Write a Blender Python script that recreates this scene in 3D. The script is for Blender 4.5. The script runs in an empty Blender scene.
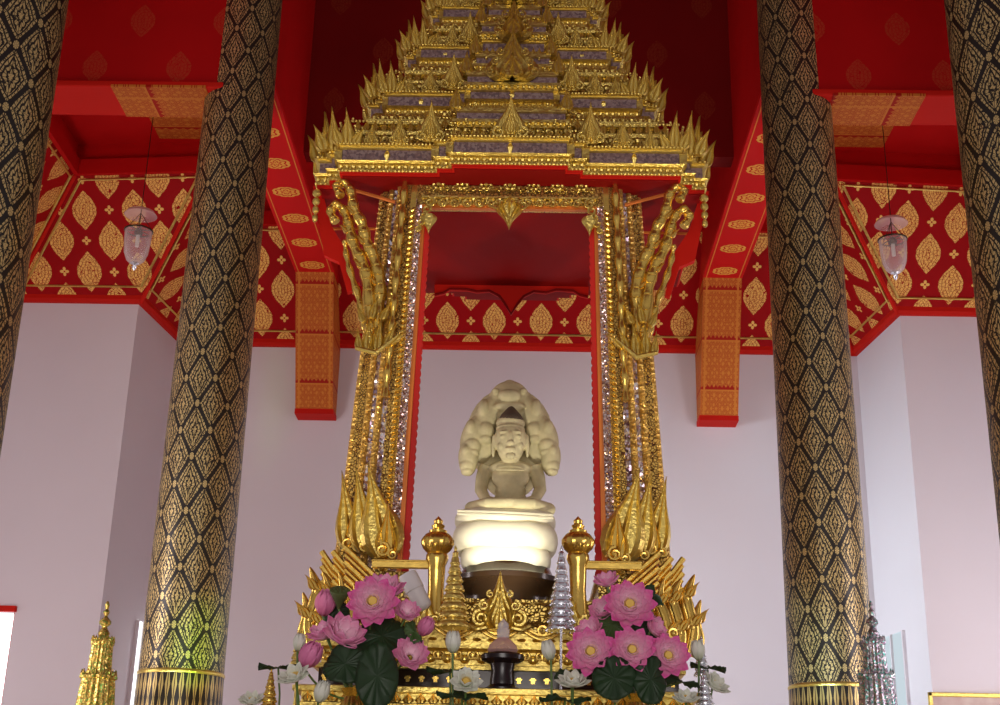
import bpy, math, random
from mathutils import Vector, Matrix, Euler
random.seed(7)
PI = math.pi
R = math.radians
sc = bpy.context.scene
COL = sc.collection

# ------------------------------------------------------------------ camera
CAM = Vector((0.16, 0.0, 1.5))
FPX = 1350.0
PITCH, ROLL, YAW = 20.2, 1.34, 1.29
camd = bpy.data.cameras.new('camera')
cam = bpy.data.objects.new('camera', camd)
COL.objects.link(cam)
rotm = Matrix.Rotation(R(YAW), 3, 'Z') @ Matrix.Rotation(R(90 + PITCH), 3, 'X') @ Matrix.Rotation(R(ROLL), 3, 'Z')
cam.location = CAM
cam.rotation_euler = rotm.to_euler()
camd.sensor_width = 36.0
camd.lens = FPX / 1000.0 * 36.0
camd.clip_end = 200
sc.camera = cam

def W(px, py, Y):
    """where the sight line through a photo point meets the plane at depth Y of the hall"""
    d = rotm @ Vector(((px - 500) / FPX, (352.5 - py) / FPX, -1))
    return CAM + d * ((Y - CAM.y) / d.y)
def X_(px, py, Y): return W(px, py, Y).x
def Z_(py, Y, px=510): return W(px, py, Y).z

# ------------------------------------------------------------------ node maths
class V:
    def __init__(s, nt, sock): s.nt, s.s = nt, sock
    def _m(s, op, *o, clamp=False):
        n = s.nt.nodes.new('ShaderNodeMath'); n.operation = op; n.use_clamp = clamp
        for i, a in enumerate((s,) + o):
            if isinstance(a, V): s.nt.links.new(a.s, n.inputs[i])
            else: n.inputs[i].default_value = a
        return V(s.nt, n.outputs[0])
    def __add__(s, o): return s._m('ADD', o)
    __radd__ = __add__
    def __mul__(s, o): return s._m('MULTIPLY', o)
    __rmul__ = __mul__
    def __sub__(s, o): return s._m('SUBTRACT', o)
    def __truediv__(s, o): return s._m('DIVIDE', o)
    def __neg__(s): return s * -1.0
    def lt(s, o): return s._m('LESS_THAN', o)
    def gt(s, o): return s._m('GREATER_THAN', o)
    def abs(s): return s._m('ABSOLUTE')
    def fr(s): return s._m('FRACT')
    def sin(s): return s._m('SINE')
    def cos(s): return s._m('COSINE')
    def mx(s, o): return s._m('MAXIMUM', o)
    def mn(s, o): return s._m('MINIMUM', o)
    def at2(s, o): return s._m('ARCTAN2', o)
    def sq(s): return s._m('SQRT')
    def pw(s, o): return s._m('POWER', o)
    def fl(s): return s._m('FLOOR')

class Mat:
    def __init__(s, name):
        s.m = bpy.data.materials.new(name); s.m.use_nodes = True
        s.nt = s.m.node_tree; s.b = s.nt.nodes['Principled BSDF']
        s.tc = s.nt.nodes.new('ShaderNodeTexCoord')
    def xyz(s, out='Object'):
        n = s.nt.nodes.new('ShaderNodeSeparateXYZ'); s.nt.links.new(s.tc.outputs[out], n.inputs[0])
        return [V(s.nt, o) for o in n.outputs]
    def set(s, **k):
        for a, v in k.items():
            i = s.b.inputs[a.replace('_', ' ')]
            if isinstance(v, V): s.nt.links.new(v.s, i)
            else: i.default_value = v if not isinstance(v, tuple) or len(v) == 4 else (*v, 1)
        return s
    def mix(s, f, a, b):
        n = s.nt.nodes.new('ShaderNodeMix'); n.data_type = 'RGBA'
        if isinstance(f, V): s.nt.links.new(f.s, n.inputs[0])
        else: n.inputs[0].default_value = f
        for i, c in ((6, a), (7, b)):
            if isinstance(c, V): s.nt.links.new(c.s, n.inputs[i])
            else: n.inputs[i].default_value = (*c, 1)
        return V(s.nt, n.outputs[2])
    def tex(s, kind, scale, out=0, coord='Object', **k):
        n = s.nt.nodes.new('ShaderNodeTex' + kind); n.inputs['Scale'].default_value = scale
        for a, v in k.items():
            if a in ('feature', 'distance'): setattr(n, a, v)
            else: n.inputs[a].default_value = v
        s.nt.links.new(s.tc.outputs[coord], n.inputs['Vector'])
        return V(s.nt, n.outputs[out])
    def bump(s, h, strength=.3, dist=.01):
        n = s.nt.nodes.new('ShaderNodeBump'); n.inputs['Strength'].default_value = strength
        n.inputs['Distance'].default_value = dist
        s.nt.links.new(h.s, n.inputs['Height']); s.nt.links.new(n.outputs[0], s.b.inputs['Normal'])
        return s
M = {}
def plain(name, col, rough=.5, metal=0., noise=0., bump=0., nscale=12, **k):
    t = Mat(name)
    if noise:
        n = t.tex('Noise', nscale, Detail=6)
        dark = tuple(c * (1 - noise) for c in col); lite = tuple(min(1, c * (1 + noise)) for c in col)
        t.set(Base_Color=t.mix(n, dark, lite))
        if bump: t.bump(n, bump)
    else:
        t.set(Base_Color=col)
    t.set(Roughness=rough, Metallic=metal, **k)
    M[name] = t.m
    return t
GOLD = (.84, .60, .16)
plain('gold', GOLD, .3, .9, noise=.3, bump=.7, nscale=45)
plain('gold_smooth', (.84, .57, .13), .24, .92, noise=.15, bump=.15, nscale=16)
# carved gilding: scale pattern of raised gilt over dark red lacquer recesses
def carved(name, scale, recess=(.10, .025, .01), lim=.05, gold=GOLD):
    t = Mat(name)
    e = t.tex('Voronoi', scale, feature='DISTANCE_TO_EDGE')
    n = t.tex('Noise', scale * .8, Detail=4)
    g = (e + n * .06).gt(lim)
    t.set(Base_Color=t.mix(g, recess, gold), Metallic=g * .88, Roughness=.32)
    t.bump(e.mn(.14) * 4., .9, .02); M[name] = t.m
carved('gold_carved', 42, lim=.06)
carved('gold_fine', 48, lim=.09, gold=(.84, .55, .14))
carved('gold_rope', 34, lim=.03, gold=(.9, .6, .16))
# mirror mosaic
def mosaic(name, scale, cols, rough=.12, tilt=1.1, metal=.75):
    t = Mat(name)
    v = t.nt.nodes.new('ShaderNodeTexVoronoi'); v.inputs['Scale'].default_value = scale
    t.nt.links.new(t.tc.outputs['Object'], v.inputs['Vector'])
    cr = t.nt.nodes.new('ShaderNodeValToRGB'); cr.color_ramp.interpolation = 'CONSTANT'
    el = cr.color_ramp.elements
    while len(el) < len(cols): el.new(.5)
    for i, c in enumerate(cols): el[i].position = i / len(cols); el[i].color = (*c, 1)
    sp = t.nt.nodes.new('ShaderNodeSeparateColor'); t.nt.links.new(v.outputs['Color'], sp.inputs[0])
    t.nt.links.new(sp.outputs[0], cr.inputs[0]); t.nt.links.new(cr.outputs[0], t.b.inputs['Base Color'])
    # each chip tilts its own way
    vm = t.nt.nodes.new('ShaderNodeVectorMath'); vm.operation = 'SUBTRACT'; vm.inputs[1].default_value = (.5, .5, .5)
    t.nt.links.new(v.outputs['Color'], vm.inputs[0])
    sc2 = t.nt.nodes.new('ShaderNodeVectorMath'); sc2.operation = 'SCALE'; sc2.inputs['Scale'].default_value = tilt
    t.nt.links.new(vm.outputs[0], sc2.inputs[0])
    ge = t.nt.nodes.new('ShaderNodeNewGeometry')
    ad = t.nt.nodes.new('ShaderNodeVectorMath'); ad.operation = 'ADD'
    t.nt.links.new(ge.outputs['Normal'], ad.inputs[0]); t.nt.links.new(sc2.outputs[0], ad.inputs[1])
    no = t.nt.nodes.new('ShaderNodeVectorMath'); no.operation = 'NORMALIZE'
    t.nt.links.new(ad.outputs[0], no.inputs[0]); t.nt.links.new(no.outputs[0], t.b.inputs['Normal'])
    t.set(Metallic=metal, Roughness=rough); M[name] = t.m
mosaic('mirror', 50, [(.55, .45, .5), (.9, .86, .9), (.35, .25, .33), (.75, .6, .68), (.95, .95, 1), (.45, .3, .25)])
mosaic('mirror_pink', 95, [(.6, .4, .38), (.9, .75, .7), (.5, .3, .28), (.85, .6, .5), (.75, .65, .65)])
mosaic('purple_mosaic', 60, [(.22, .13, .13), (.28, .18, .18), (.15, .09, .10), (.33, .23, .22)], .55, .12, .0)
mosaic('jewel_silver', 90, [(.45, .36, .44), (.25, .18, .25), (.7, .6, .68), (.3, .35, .35), (.1, .35, .3)], .3, .5)
mosaic('jewel_gold', 90, [(.55, .36, .08), (.3, .18, .04), (.8, .6, .18), (.4, .28, .06), (.2, .35, .08)], .3, .5)
plain('silver', (.82, .84, .9), .22, .85)
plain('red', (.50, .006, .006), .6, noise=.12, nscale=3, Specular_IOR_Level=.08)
plain('red_trim', (.56, .014, .008), .6, Specular_IOR_Level=.08)
plain('red_orange', (.70, .20, .035), .4, .4)
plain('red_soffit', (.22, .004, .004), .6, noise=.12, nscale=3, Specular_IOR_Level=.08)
plain('iron_red', (.3, .02, .01), .6)
plain('fringe', (.7, .015, .008), .6)
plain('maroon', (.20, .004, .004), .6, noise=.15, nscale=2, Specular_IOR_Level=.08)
plain('white_wall', (.72, .66, .70), .8, noise=.03, nscale=1.3)
plain('brown_red', (.20, .05, .012), .4, .3)
plain('floor', (.30, .22, .2), .35, noise=.2, nscale=2)
plain('stone', (.58, .51, .29), .8, noise=.4, bump=.6, nscale=9)
plain('stone_dark', (.10, .07, .045), .8, noise=.3, nscale=12)
plain('stone_coil', (.70, .65, .48), .7, noise=.12, bump=.2, nscale=7)
plain('brown_lacquer', (.030, .016, .008), .15, .1, noise=.4, nscale=6)
plain('black_lacquer', (.02, .012, .014), .25)
plain('dark_metal', (.05, .035, .02), .35, .7)
plain('candle', (.85, .8, .74), .5)
plain('white_plastic', (.78, .74, .76), .45)
plain('yellow', (.85, .58, .12), .6)
plain('pod_green', (.10, .13, .04), .6, noise=.4, nscale=30)
plain('stem_green', (.12, .22, .05), .5)
plain('leaf_green', (.014, .042, .012), .55, noise=.5, nscale=12, bump=.3)
plain('leaf_light', (.06, .12, .03), .5, noise=.3, nscale=12)
def glass(name, col, alpha, rough=.06):
    # thin blown glass: mostly see-through, bright where the surface turns edge-on
    t = Mat(name); lw = t.nt.nodes.new('ShaderNodeLayerWeight'); lw.inputs[0].default_value = .22
    t.set(Base_Color=col, Roughness=rough, Alpha=(V(t.nt, lw.outputs['Facing']) * (1 - alpha) + alpha).mn(1.)); M[name] = t.m
glass('glass', (.85, .72, .70), .12); glass('glass_pink', (.80, .50, .48), .30); glass('crystal', (.85, .8, .85), .5)
# petals: colour deepens from pale heart to magenta rim
def petal_mat(name, inner, outer, r):
    t = Mat(name); x, y, z = t.xyz()
    d = ((x * x + y * y + z * z * .6).sq() / r).mn(1.)
    n = t.tex('Noise', 40, Detail=3)
    f = (d.pw(1.4) * 1.0 + (n - .5) * .45)._m('MULTIPLY', 1., clamp=True)
    t.set(Base_Color=t.mix(f, inner, outer), Roughness=.55, Subsurface_Weight=.0); M[name] = t.m
petal_mat('petal_pink', (.98, .74, .82), (.80, .11, .40), .135)
petal_mat('petal_bud', (.58, .12, .28), (.85, .26, .50), .12)
petal_mat('petal_white', (.50, .56, .34), (.80, .82, .72), .07)

def leafmask(x, y, a, b):
    """pointed leaf |x|/a < cos(pi/2*|y|/b)"""
    yy = (y.abs() / b).mn(1.)
    return (x.abs() / a) - (yy * (PI / 2)).cos()
# red cove with gilt leaf motifs (UV in metres)
def cove_mat(name, sx, sy, a, b, bg, gold, ox=0., oy=0., faint=False, bw=0.):
    t = Mat(name); u, v, _ = t.xyz('UV')
    u = u + ox; v = v + oy
    vor = t.tex('Voronoi', 26, feature='DISTANCE_TO_EDGE')
    def lattice(shift, ry):
        uu = (u / sx + shift).fr() - .5
        vv = (v / (2 * sy) + ry).fr() - .5
        return uu * sx, vv * (2 * sy)
    x1, y1 = lattice(0, 0); x2, y2 = lattice(.5, .5)
    def motif(x, y):
        d = leafmask(x, y, a, b)
        inside = d.lt(-.02)
        ring = ((d * 11.0 + (y * 60.).cos() * .35).sin()).abs().gt(.22)
        fil = vor.gt(.045)
        return inside * ring * fil
    m = motif(x1, y1).mx(motif(x2, y2))
    if not faint:
        for sh, ry in ((.5, 0), (0, .5)):
            x, y = lattice(sh, ry)
            rr = (x * x + y * y).sq(); th = y.at2(x)
            m = m.mx(rr.lt(.018 + (th * 2.).cos().abs() * .042) * rr.gt(.012))
    n = t.tex('Noise', 1.2, Detail=2)
    bgc = t.mix(n, tuple(c * .85 for c in bg), tuple(c * 1.15 for c in bg))
    t.set(Base_Color=t.mix(m, bgc, gold), Metallic=m * (.0 if faint else .25), Roughness=.6, Specular_IOR_Level=.08); M[name] = t.m
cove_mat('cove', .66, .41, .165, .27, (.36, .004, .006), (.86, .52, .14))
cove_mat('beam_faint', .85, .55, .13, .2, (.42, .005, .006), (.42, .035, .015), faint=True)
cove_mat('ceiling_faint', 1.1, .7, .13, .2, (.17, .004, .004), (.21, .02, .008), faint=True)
# gilt brocade panels on the beams: u across (m), v along (m)
def brocade(name, bg=(.36, .012, .005), gold=(.58, .19, .03)):
    t = Mat(name); u, v, _ = t.xyz('UV')
    p = (u * 13. + v * 9.).fr() - .5; q = (u * 13. - v * 9.).fr() - .5
    m = p.abs().mx(q.abs())
    zig = ((v * 42.).sin() * .5 + (u * 60.).sin() * .5).gt(.05)
    d = m.lt(.2).mx(m.gt(.44)).mx(m.gt(.27) * m.lt(.36)).mx(zig * m.lt(.27))
    teeth = (((v / .62).fr() - ((u / .055).fr() - .5).abs() * .12)).lt(.07)
    line = ((v / .62).fr()).lt(.03)
    d2 = (d * (teeth.lt(.5))).mx(line)
    edge = (u.abs()).gt(.20) * u.abs().lt(.225)
    d3 = d2.mx(edge)
    t.set(Base_Color=t.mix(d3, bg, gold), Metallic=d3 * .2, Roughness=.55, Specular_IOR_Level=.1); M[name] = t.m
brocade('brocade')
# plain red soffit with gilt oval rosettes
t = Mat('oval_soffit'); u, v, _ = t.xyz('UV')
vv = ((v / .72).fr() - .5) * .72
rr = ((u / .17) * (u / .17) + (vv / .13) * (vv / .13)).sq(); th = vv.at2(u)
mm = rr.lt(1.) * ((rr * 16. + (th * 8.).cos() * 1.5).sin()).gt(-.5)
tri = ((v.lt(.12)) * v.gt(-.5))
edge = u.abs().gt(.215) * u.abs().lt(.228)
mm = mm.mx(edge * .6)
t.set(Base_Color=t.mix(mm, (.62, .01, .01), (.82, .40, .07)), Roughness=.6, Specular_IOR_Level=.08); M['oval_soffit'] = t.m

# lacquered columns: ogee lattice of gilt lotus-bud motifs on black
def column_mat(name, N, period, gold):
    t = Mat(name); x, y, z = t.xyz()
    th = y.at2(x)
    v = z / period
    u = th * (N / (2 * PI))
    a = (u + v); b = (u - v)
    p = a.fr() - .5; q = b.fr() - .5
    # ogee swing of the lattice
    lx = (p + q) * .5; ly = (p - q) * .5
    wob = (ly * (4 * PI)).sin() * 0.0
    m = p.abs().mx(q.abs())
    m = m + (ly.abs() * (4 * PI)).cos() * .028
    black = m.gt(.43)
    band = m.gt(.365) * m.lt(.432)
    hatch = ((a * 9.).fr() - .5).abs().lt(.12).mx(((b * 9.).fr() - .5).abs().lt(.12))
    line1 = m.gt(.318) * m.lt(.358)
    # bud: fanned petals
    r = (lx * lx * 1.5 + ly * ly).sq()
    ang = (ly + .05).at2(lx)
    lf = lx.abs() * 2.1 + (ly * ly * 5.5 + .0004).sq() * .62      # pointed bud level sets
    pet = (lf * 24. - (ang * 8.).cos() * .9 + ly * 6.).sin().lt(-.22)
    pet2 = ((ang * 8.).sin().abs().lt(.24)) * lf.gt(.16) * lf.lt(.62)
    core = m.lt(.30)
    vor = t.tex('Voronoi', 22, feature='DISTANCE_TO_EDGE').lt(.03)
    dark = black.mx(band * hatch).mx(line1).mx(pet * core).mx(pet2 * .9).mx(vor)
    # node rosettes where the lattice crosses
    lxx = ((u + .0).fr() - .5); 
    rx = (u + .5).fr() - .5; ry = (v + .5).fr() - .5
    ra = (rx.abs() + ry.abs() * 1.0)
    rxb = u.fr() - .5; ryb = v.fr() - .5
    g = dark.lt(.5)
    for (cx, cy) in ((0., 0.), (.5, .5)):
        ax = (u + .5 + cx).fr() - .5; ay = (v + .5 + cy).fr() - .5
        dd = (ax * ax + ay * ay).sq(); tt = ay.at2(ax)
        ros = dd.lt(.07)
        fl = ((tt * 4.).cos().abs().gt(.35)).mx(dd.lt(.02)) * dd.gt(.008)
        g = g * (ros.lt(.5)) + ros * fl
    t.set(Base_Color=t.mix(g, (.012, .008, .006), gold), Metallic=g * .45, Roughness=.38)
    M[name] = t.m
column_mat('column_lacquer', 8, .50, (.66, .49, .21))
t = Mat('column_band'); x, y, z = t.xyz(); u = y.at2(x) * (40 / (2 * PI)); 
uu = (u.fr() - .5).abs(); vv = ((z / .22).fr())
g = (uu < 1) if False else uu.lt(.36 - .0)
g = (uu + (vv - .5).abs() * .5).lt(.38) * uu.gt(.06)
t.set(Base_Color=t.mix(g, (.012, .008, .006), (.62, .46, .18)), Metallic=g * .5, Roughness=.38); M['column_band'] = t.m
def emit(name, col, s):
    t = Mat(name); t.set(Base_Color=(0, 0, 0), Emission_Color=(*col, 1), Emission_Strength=s); M[name] = t.m
emit('daylight', (.93, .98, 1.0), 3.2)
emit('daylight_dim', (.72, .85, .92), .75)

# ------------------------------------------------------------------ mesh builder
class MB:
    def __init__(s): s.v = []; s.f = []; s.uv = {}
    def add(s, vs, fs, m=None):
        o = len(s.v)
        s.v += [tuple(m @ Vector(p)) if m else tuple(p) for p in vs]
        s.f += [tuple(i + o for i in f) for f in fs]
        return s
    def box(s, x0, x1, y0, y1, z0, z1, m=None):
        vs = [(x, y, z) for z in (z0, z1) for y in (y0, y1) for x in (x0, x1)]
        return s.add(vs, [(0, 2, 3, 1), (4, 5, 7, 6), (0, 1, 5, 4), (2, 6, 7, 3), (0, 4, 6, 2), (1, 3, 7, 5)], m)
    def lathe(s, prof, seg=24, m=None, lobes=0, amp=0, sq=None):
        vs = []; n = len(prof)
        for k in range(seg):
            a = 2 * PI * k / seg
            g = 1 + (amp * abs(math.cos(a * lobes / 2)) if lobes else 0)
            if sq: g = g / max(abs(math.cos(a + PI / 4)), abs(math.sin(a + PI / 4)), .01) * .8
            for r, z in prof: vs.append((r * g * math.cos(a), r * g * math.sin(a), z))
        fs = []
        for k in range(seg):
            k2 = (k + 1) % seg
            for i in range(n - 1): fs.append((k * n + i, k2 * n + i, k2 * n + i + 1, k * n + i + 1))
        fs.append(tuple(k * n for k in range(seg))[::-1]); fs.append(tuple(k * n + n - 1 for k in range(seg)))
        return s.add(vs, fs, m)
    def ball(s, c, r, seg=8, rings=5, m=None):
        rx, ry, rz = (r, r, r) if not isinstance(r, tuple) else r
        vs = [(c[0], c[1], c[2] - rz)]
        for i in range(1, rings):
            p = -PI / 2 + PI * i / rings
            for k in range(seg):
                a = 2 * PI * k / seg
                vs.append((c[0] + rx * math.cos(p) * math.cos(a), c[1] + ry * math.cos(p) * math.sin(a), c[2] + rz * math.sin(p)))
        vs.append((c[0], c[1], c[2] + rz)); L = len(vs) - 1; fs = []
        for k in range(seg):
            k2 = (k + 1) % seg
            fs.append((0, 1 + k2, 1 + k)); fs.append((L, L - seg + k, L - seg + k2))
            for i in range(rings - 2):
                b = 1 + i * seg; fs.append((b + k, b + k2, b + seg + k2, b + seg + k))
        return s.add(vs, fs, m)
    def tube(s, pts, rad, seg=8, m=None, flat=1.0):
        pts = [Vector(p) for p in pts]; n = len(pts)
        if not isinstance(rad, (list, tuple)): rad = [rad] * n
        up = Vector((0, 1, 0)); vs = []
        for i, p in enumerate(pts):
            t = (pts[min(i + 1, n - 1)] - pts[max(i - 1, 0)]).normalized()
            if abs(t.dot(up)) > .95: up = Vector((1, 0, 0))
            a = t.cross(up).normalized(); b = t.cross(a).normalized(); up = -b if b.dot(up) < 0 else b
            b = up
            for k in range(seg):
                w = 2 * PI * k / seg
                vs.append(p + a * math.cos(w) * rad[i] + b * math.sin(w) * rad[i] * flat)
        fs = []
        for i in range(n - 1):
            for k in range(seg):
                k2 = (k + 1) % seg
                fs.append((i * seg + k, i * seg + k2, (i + 1) * seg + k2, (i + 1) * seg + k))
        fs.append(tuple(range(seg))[::-1]); fs.append(tuple((n - 1) * seg + k for k in range(seg)))
        return s.add(vs, fs, m)
    def prism(s, poly, y0, y1, m=None, inset=0.):
        """poly in XZ (counter clockwise), thickness y0..y1"""
        n = len(poly)
        vs = [(x, y0, z) for x, z in poly] + [(x, y1, z) for x, z in poly]
        fs = [tuple(range(n)), tuple(range(n, 2 * n))[::-1]]
        for i in range(n):
            j = (i + 1) % n; fs.append((j, i, n + i, n + j))
        return s.add(vs, fs, m)
    def leaf(s, h, w, t, m=None, bend=0., curl=0.):
        """flame shaped antefix standing on z=0 facing -Y, raised rim and mid rib"""
        prof = [(0, .30), (.06, .40), (.15, .49), (.26, .5), (.38, .43), (.5, .31), (.62, .2), (.74, .12), (.86, .06), (1, .008)]
        cross = [(-1, 0), (-.78, -1), (-.55, -.45), (-.16, -.5), (0, -1.2), (.16, -.5), (.55, -.45), (.78, -1), (1, 0), (.5, .7), (-.5, .7)]
        vs = []; K = len(cross)
        for z, hw in prof:
            for cx, cy in cross:
                tt = t * (.35 + .65 * (1 - z))
                vs.append((cx * hw * w + bend * z * z * w, cy * tt - curl * z * z * h, z * h))
        fs = []
        for i in range(len(prof) - 1):
            for k in range(K):
                k2 = (k + 1) % K; fs.append((i * K + k, i * K + k2, (i + 1) * K + k2, (i + 1) * K + k))
        fs.append(tuple(range(K))[::-1]); fs.append(tuple((len(prof) - 1) * K + k for k in range(K)))
        return s.add(vs, fs, m)
    def scroll(s, c, r, turns=1.4, rad=.012, sgn=1, m=None, a0=0.):
        pts = []; rr = []
        N = 16
        for i in range(N):
            f = i / (N - 1); a = a0 + sgn * f * turns * 2 * PI; q = r * (1 - .8 * f)
            pts.append((c[0] + q * math.cos(a), c[1] - .01 * f, c[2] + q * math.sin(a))); rr.append(rad * (1 - .45 * f))
        return s.tube(pts, rr, 6, m)
    def build(s, name, mat, parent=None, smooth=False, local=False, bevel=0., uvf=None):
        me = bpy.data.meshes.new(name); me.from_pydata([tuple(v) for v in s.v], [], s.f); me.update()
        if smooth:
            me.polygons.foreach_set('use_smooth', [True] * len(me.polygons))
            try: me.set_sharp_from_angle(angle=R(45))
            except Exception: pass
        if uvf:
            uvl = me.uv_layers.new(name='UVMap')
            for pl in me.polygons:
                for li in pl.loop_indices:
                    uvl.data[li].uv = uvf(Vector(me.vertices[me.loops[li].vertex_index].co), pl.normal)
        me.materials.append(M[mat] if isinstance(mat, str) else mat)
        o = bpy.data.objects.new(name, me); COL.objects.link(o)
        if parent is not None:
            o.parent = parent
            if not local:
                off = Vector((0, 0, 0)); p = parent
                while p is not None: off += p.location; p = p.parent
                o.location = -off
        if bevel:
            b = o.modifiers.new('bevel', 'BEVEL'); b.width = bevel; b.segments = 2; b.limit_method = 'ANGLE'
        return o

def T(loc, rz=0., rx=0., ry=0., s=1.):
    m = Matrix.Translation(Vector(loc)) @ Euler((rx, ry, rz)).to_matrix().to_4x4()
    if isinstance(s, tuple): return m @ Matrix.Diagonal((*s, 1))
    return m @ Matrix.Scale(s, 4)
def tag(o, label=None, cat=None, group=None, kind=None):
    for k, v in (('label', label), ('category', cat), ('group', group), ('kind', kind)):
        if v: o[k] = v
    return o
def thing(name, label, cat, loc, rz=0., group=None):
    o = bpy.data.objects.new(name, None); o.empty_display_size = .1; COL.objects.link(o)
    o.location = loc; o.rotation_euler = (0, 0, rz); return tag(o, label, cat, group)
def struct(o): o['kind'] = 'structure'; return o
def copy_tree(o, parent=None):
    c = o.copy(); COL.objects.link(c); c.parent = parent
    for ch in o.children: copy_tree(ch, c)
    return c
def copy_part(o, parent, loc, rot=(0, 0, 0), s=(1, 1, 1)):
    c = o.copy(); COL.objects.link(c); c.parent = parent
    off = Vector((0, 0, 0)); p = parent
    while p is not None: off += p.location; p = p.parent
    c.location = Vector(loc) - off; c.rotation_euler = rot; c.scale = s
    return c

# ------------------------------------------------------------------ the hall
BW, FW, RX, SX = 18.0, 16.45, 5.0, 6.75
BX = 4.8                                      # half width of the recessed back wall       # back wall, forward wall segments, returns, side walls
ZW = 8.16                                     # top of the white walls
CA, CB = 1.05, 1.36                           # cove reach and rise
BZ = 8.85                                      # soffit of the long beams
CX = 2.78                                     # column and beam axis
def wall(name, pts, z0, z1, mat):
    m = MB()
    for (a, b) in zip(pts[:-1], pts[1:]):
        a = Vector((*a, 0)); b = Vector((*b, 0)); d = (b - a).normalized(); n = Vector((-d.y, d.x, 0)) * .25
        q = [a, b, b + n, a + n]
        vs = [(p.x, p.y, z0) for p in q] + [(p.x, p.y, z1) for p in q]
        m.add(vs, [(0, 1, 5, 4), (1, 2, 6, 5), (2, 3, 7, 6), (3, 0, 4, 7), (4, 5, 6, 7), (3, 2, 1, 0)])
    return struct(m.build(name, mat))
struct(MB().box(-9, 9, -6, 18.5, -.1, 0).build('floor', 'floor'))
wall('wall_back', [(-BX, BW), (BX, BW)], 0, ZW, 'white_wall')
wall('wall_left', [(-RX, FW + .02), (-BX, BW)], 0, ZW, 'white_wall')
wall('wall_right', [(BX, BW), (RX, FW + .02)], 0, ZW, 'white_wall')
wall('wall_side_left', [(-SX, 9.5), (-SX, FW)], 0, ZW, 'white_wall')
wall('wall_side_right', [(SX, FW), (SX, 9.5)], 0, ZW, 'white_wall')
# forward segments, with an opening for the window at the far left
wx1 = X_(8, 660, FW); wz1 = Z_(612, FW, 4)
m = MB()
m.box(wx1, -RX, FW, FW + .25, 0, ZW).box(-SX, wx1, FW, FW + .25, wz1, ZW).box(-SX, wx1, FW, FW + .25, 0, .9)
struct(m.build('wall_front_left', 'white_wall'))
struct(MB().box(RX, SX, FW, FW + .25, 0, ZW).build('wall_front_right', 'white_wall'))
m = MB().box(-SX, wx1 + .02, FW - .06, FW + .02, wz1, wz1 + .07).box(wx1 - .015, wx1 + .01, FW + .02, FW + .2, .9, wz1)
w1 = struct(m.build('window_1', 'red_trim'))
struct(MB().box(-SX, wx1, FW + .15, FW + .18, .9, wz1).build('window_pane', 'daylight', w1))
# tall narrow windows by the back corners
zt = Z_(625, 17.95, 135)
m = MB()
for x0, x1 in ((-4.80, -4.76), (-4.64, -4.59), (-4.40, -4.36)): m.box(x0, x1, BW - .04, BW, .8, zt)
m.box(-4.80, -4.36, BW - .04, BW, zt - .02, zt + .03)
w = struct(m.build('window_2', 'white_wall'))
struct(MB().box(-4.79, -4.37, BW - .015, BW - .005, .8, zt).build('window_pane', 'daylight', w))
def rx_(Y): return RX + (BX - RX) * (Y - FW) / (BW - FW)
for sg, nm, mt in ((1, 'window_3', 'daylight_dim'), (-1, 'window_4', 'daylight')):
    m = MB(); mp = MB(); ya = 17.1 if sg > 0 else 17.52
    for y0, y1 in ((ya, ya + .04), ((ya + 17.9) / 2 - .02, (ya + 17.9) / 2 + .02), (17.86, 17.9)):
        x0, x1 = sorted((sg * (rx_(y0) - .04), sg * (rx_(y0) + .02))); m.box(x0, x1, y0, y1, .8, zt)
    w = struct(m.build(nm, 'white_wall'))
    for y0, y1 in ((ya + .04, (ya + 17.9) / 2 - .02), ((ya + 17.9) / 2 + .02, 17.86)):
        a, b = sg * (rx_(y0) - .012), sg * (rx_(y1) - .012); e = sg * .01
        mp.add([(a, y0, .8), (b, y1, .8), (b, y1, zt), (a, y0, zt), (a + e, y0, .8), (b + e, y1, .8), (b + e, y1, zt), (a + e, y0, zt)], [(0, 1, 2, 3), (7, 6, 5, 4), (0, 4, 5, 1), (3, 2, 6, 7), (0, 3, 7, 4), (1, 5, 6, 2)])
    struct(mp.build('window_pane', mt, w))

# red moulding with gilt bead along the wall tops, and the patterned coves
path = [(-SX, 9.5), (-SX, FW), (-RX, FW), (-BX, BW), (BX, BW), (RX, FW), (SX, FW), (SX, 9.5)]
def offs(path, d):
    out = []
    for i, p in enumerate(path):
        p = Vector(p); e1 = (Vector(path[i]) - Vector(path[i - 1])).normalized() if i else None
        e2 = (Vector(path[i + 1]) - Vector(path[i])).normalized() if i < len(path) - 1 else None
        ns = []
        for e in (e1, e2):
            if e is not None: ns.append(Vector((e.y, -e.x)))
        q = p.copy()
        q += ns[0] * d
        if len(ns) > 1 and abs(ns[0].dot(ns[1])) < .5: q += ns[1] * d
        out.append(q)
    return out
def sweep(name, prof, mat, uv=False):
    rings = [[(q.x, q.y, z) for q in offs(path, o)] for o, z in prof]
    vs = []; fs = []; n = len(path)
    for r in rings: vs += r
    for j in range(len(prof) - 1):
        for i in range(n - 1): fs.append((j * n + i, j * n + i + 1, (j + 1) * n + i + 1, (j + 1) * n + i))
    m = MB().add(vs, fs)
    L = math.hypot(CA, CB)
    def uvf(co, nr):
        along = co.x if abs(nr.y) > abs(nr.x) else co.y + .12
        return (along + (.0 if abs(co.x) > RX - 1.2 else 0), (co.z - ZW) / CB * L)
    return struct(m.build(name, mat, uvf=uvf if uv else None))
sweep('trim_1', [(0, ZW - .01), (.05, ZW - .01), (.08, ZW + .03), (.08, ZW + .09), (0.03, ZW + .1)], 'red_trim')
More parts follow.
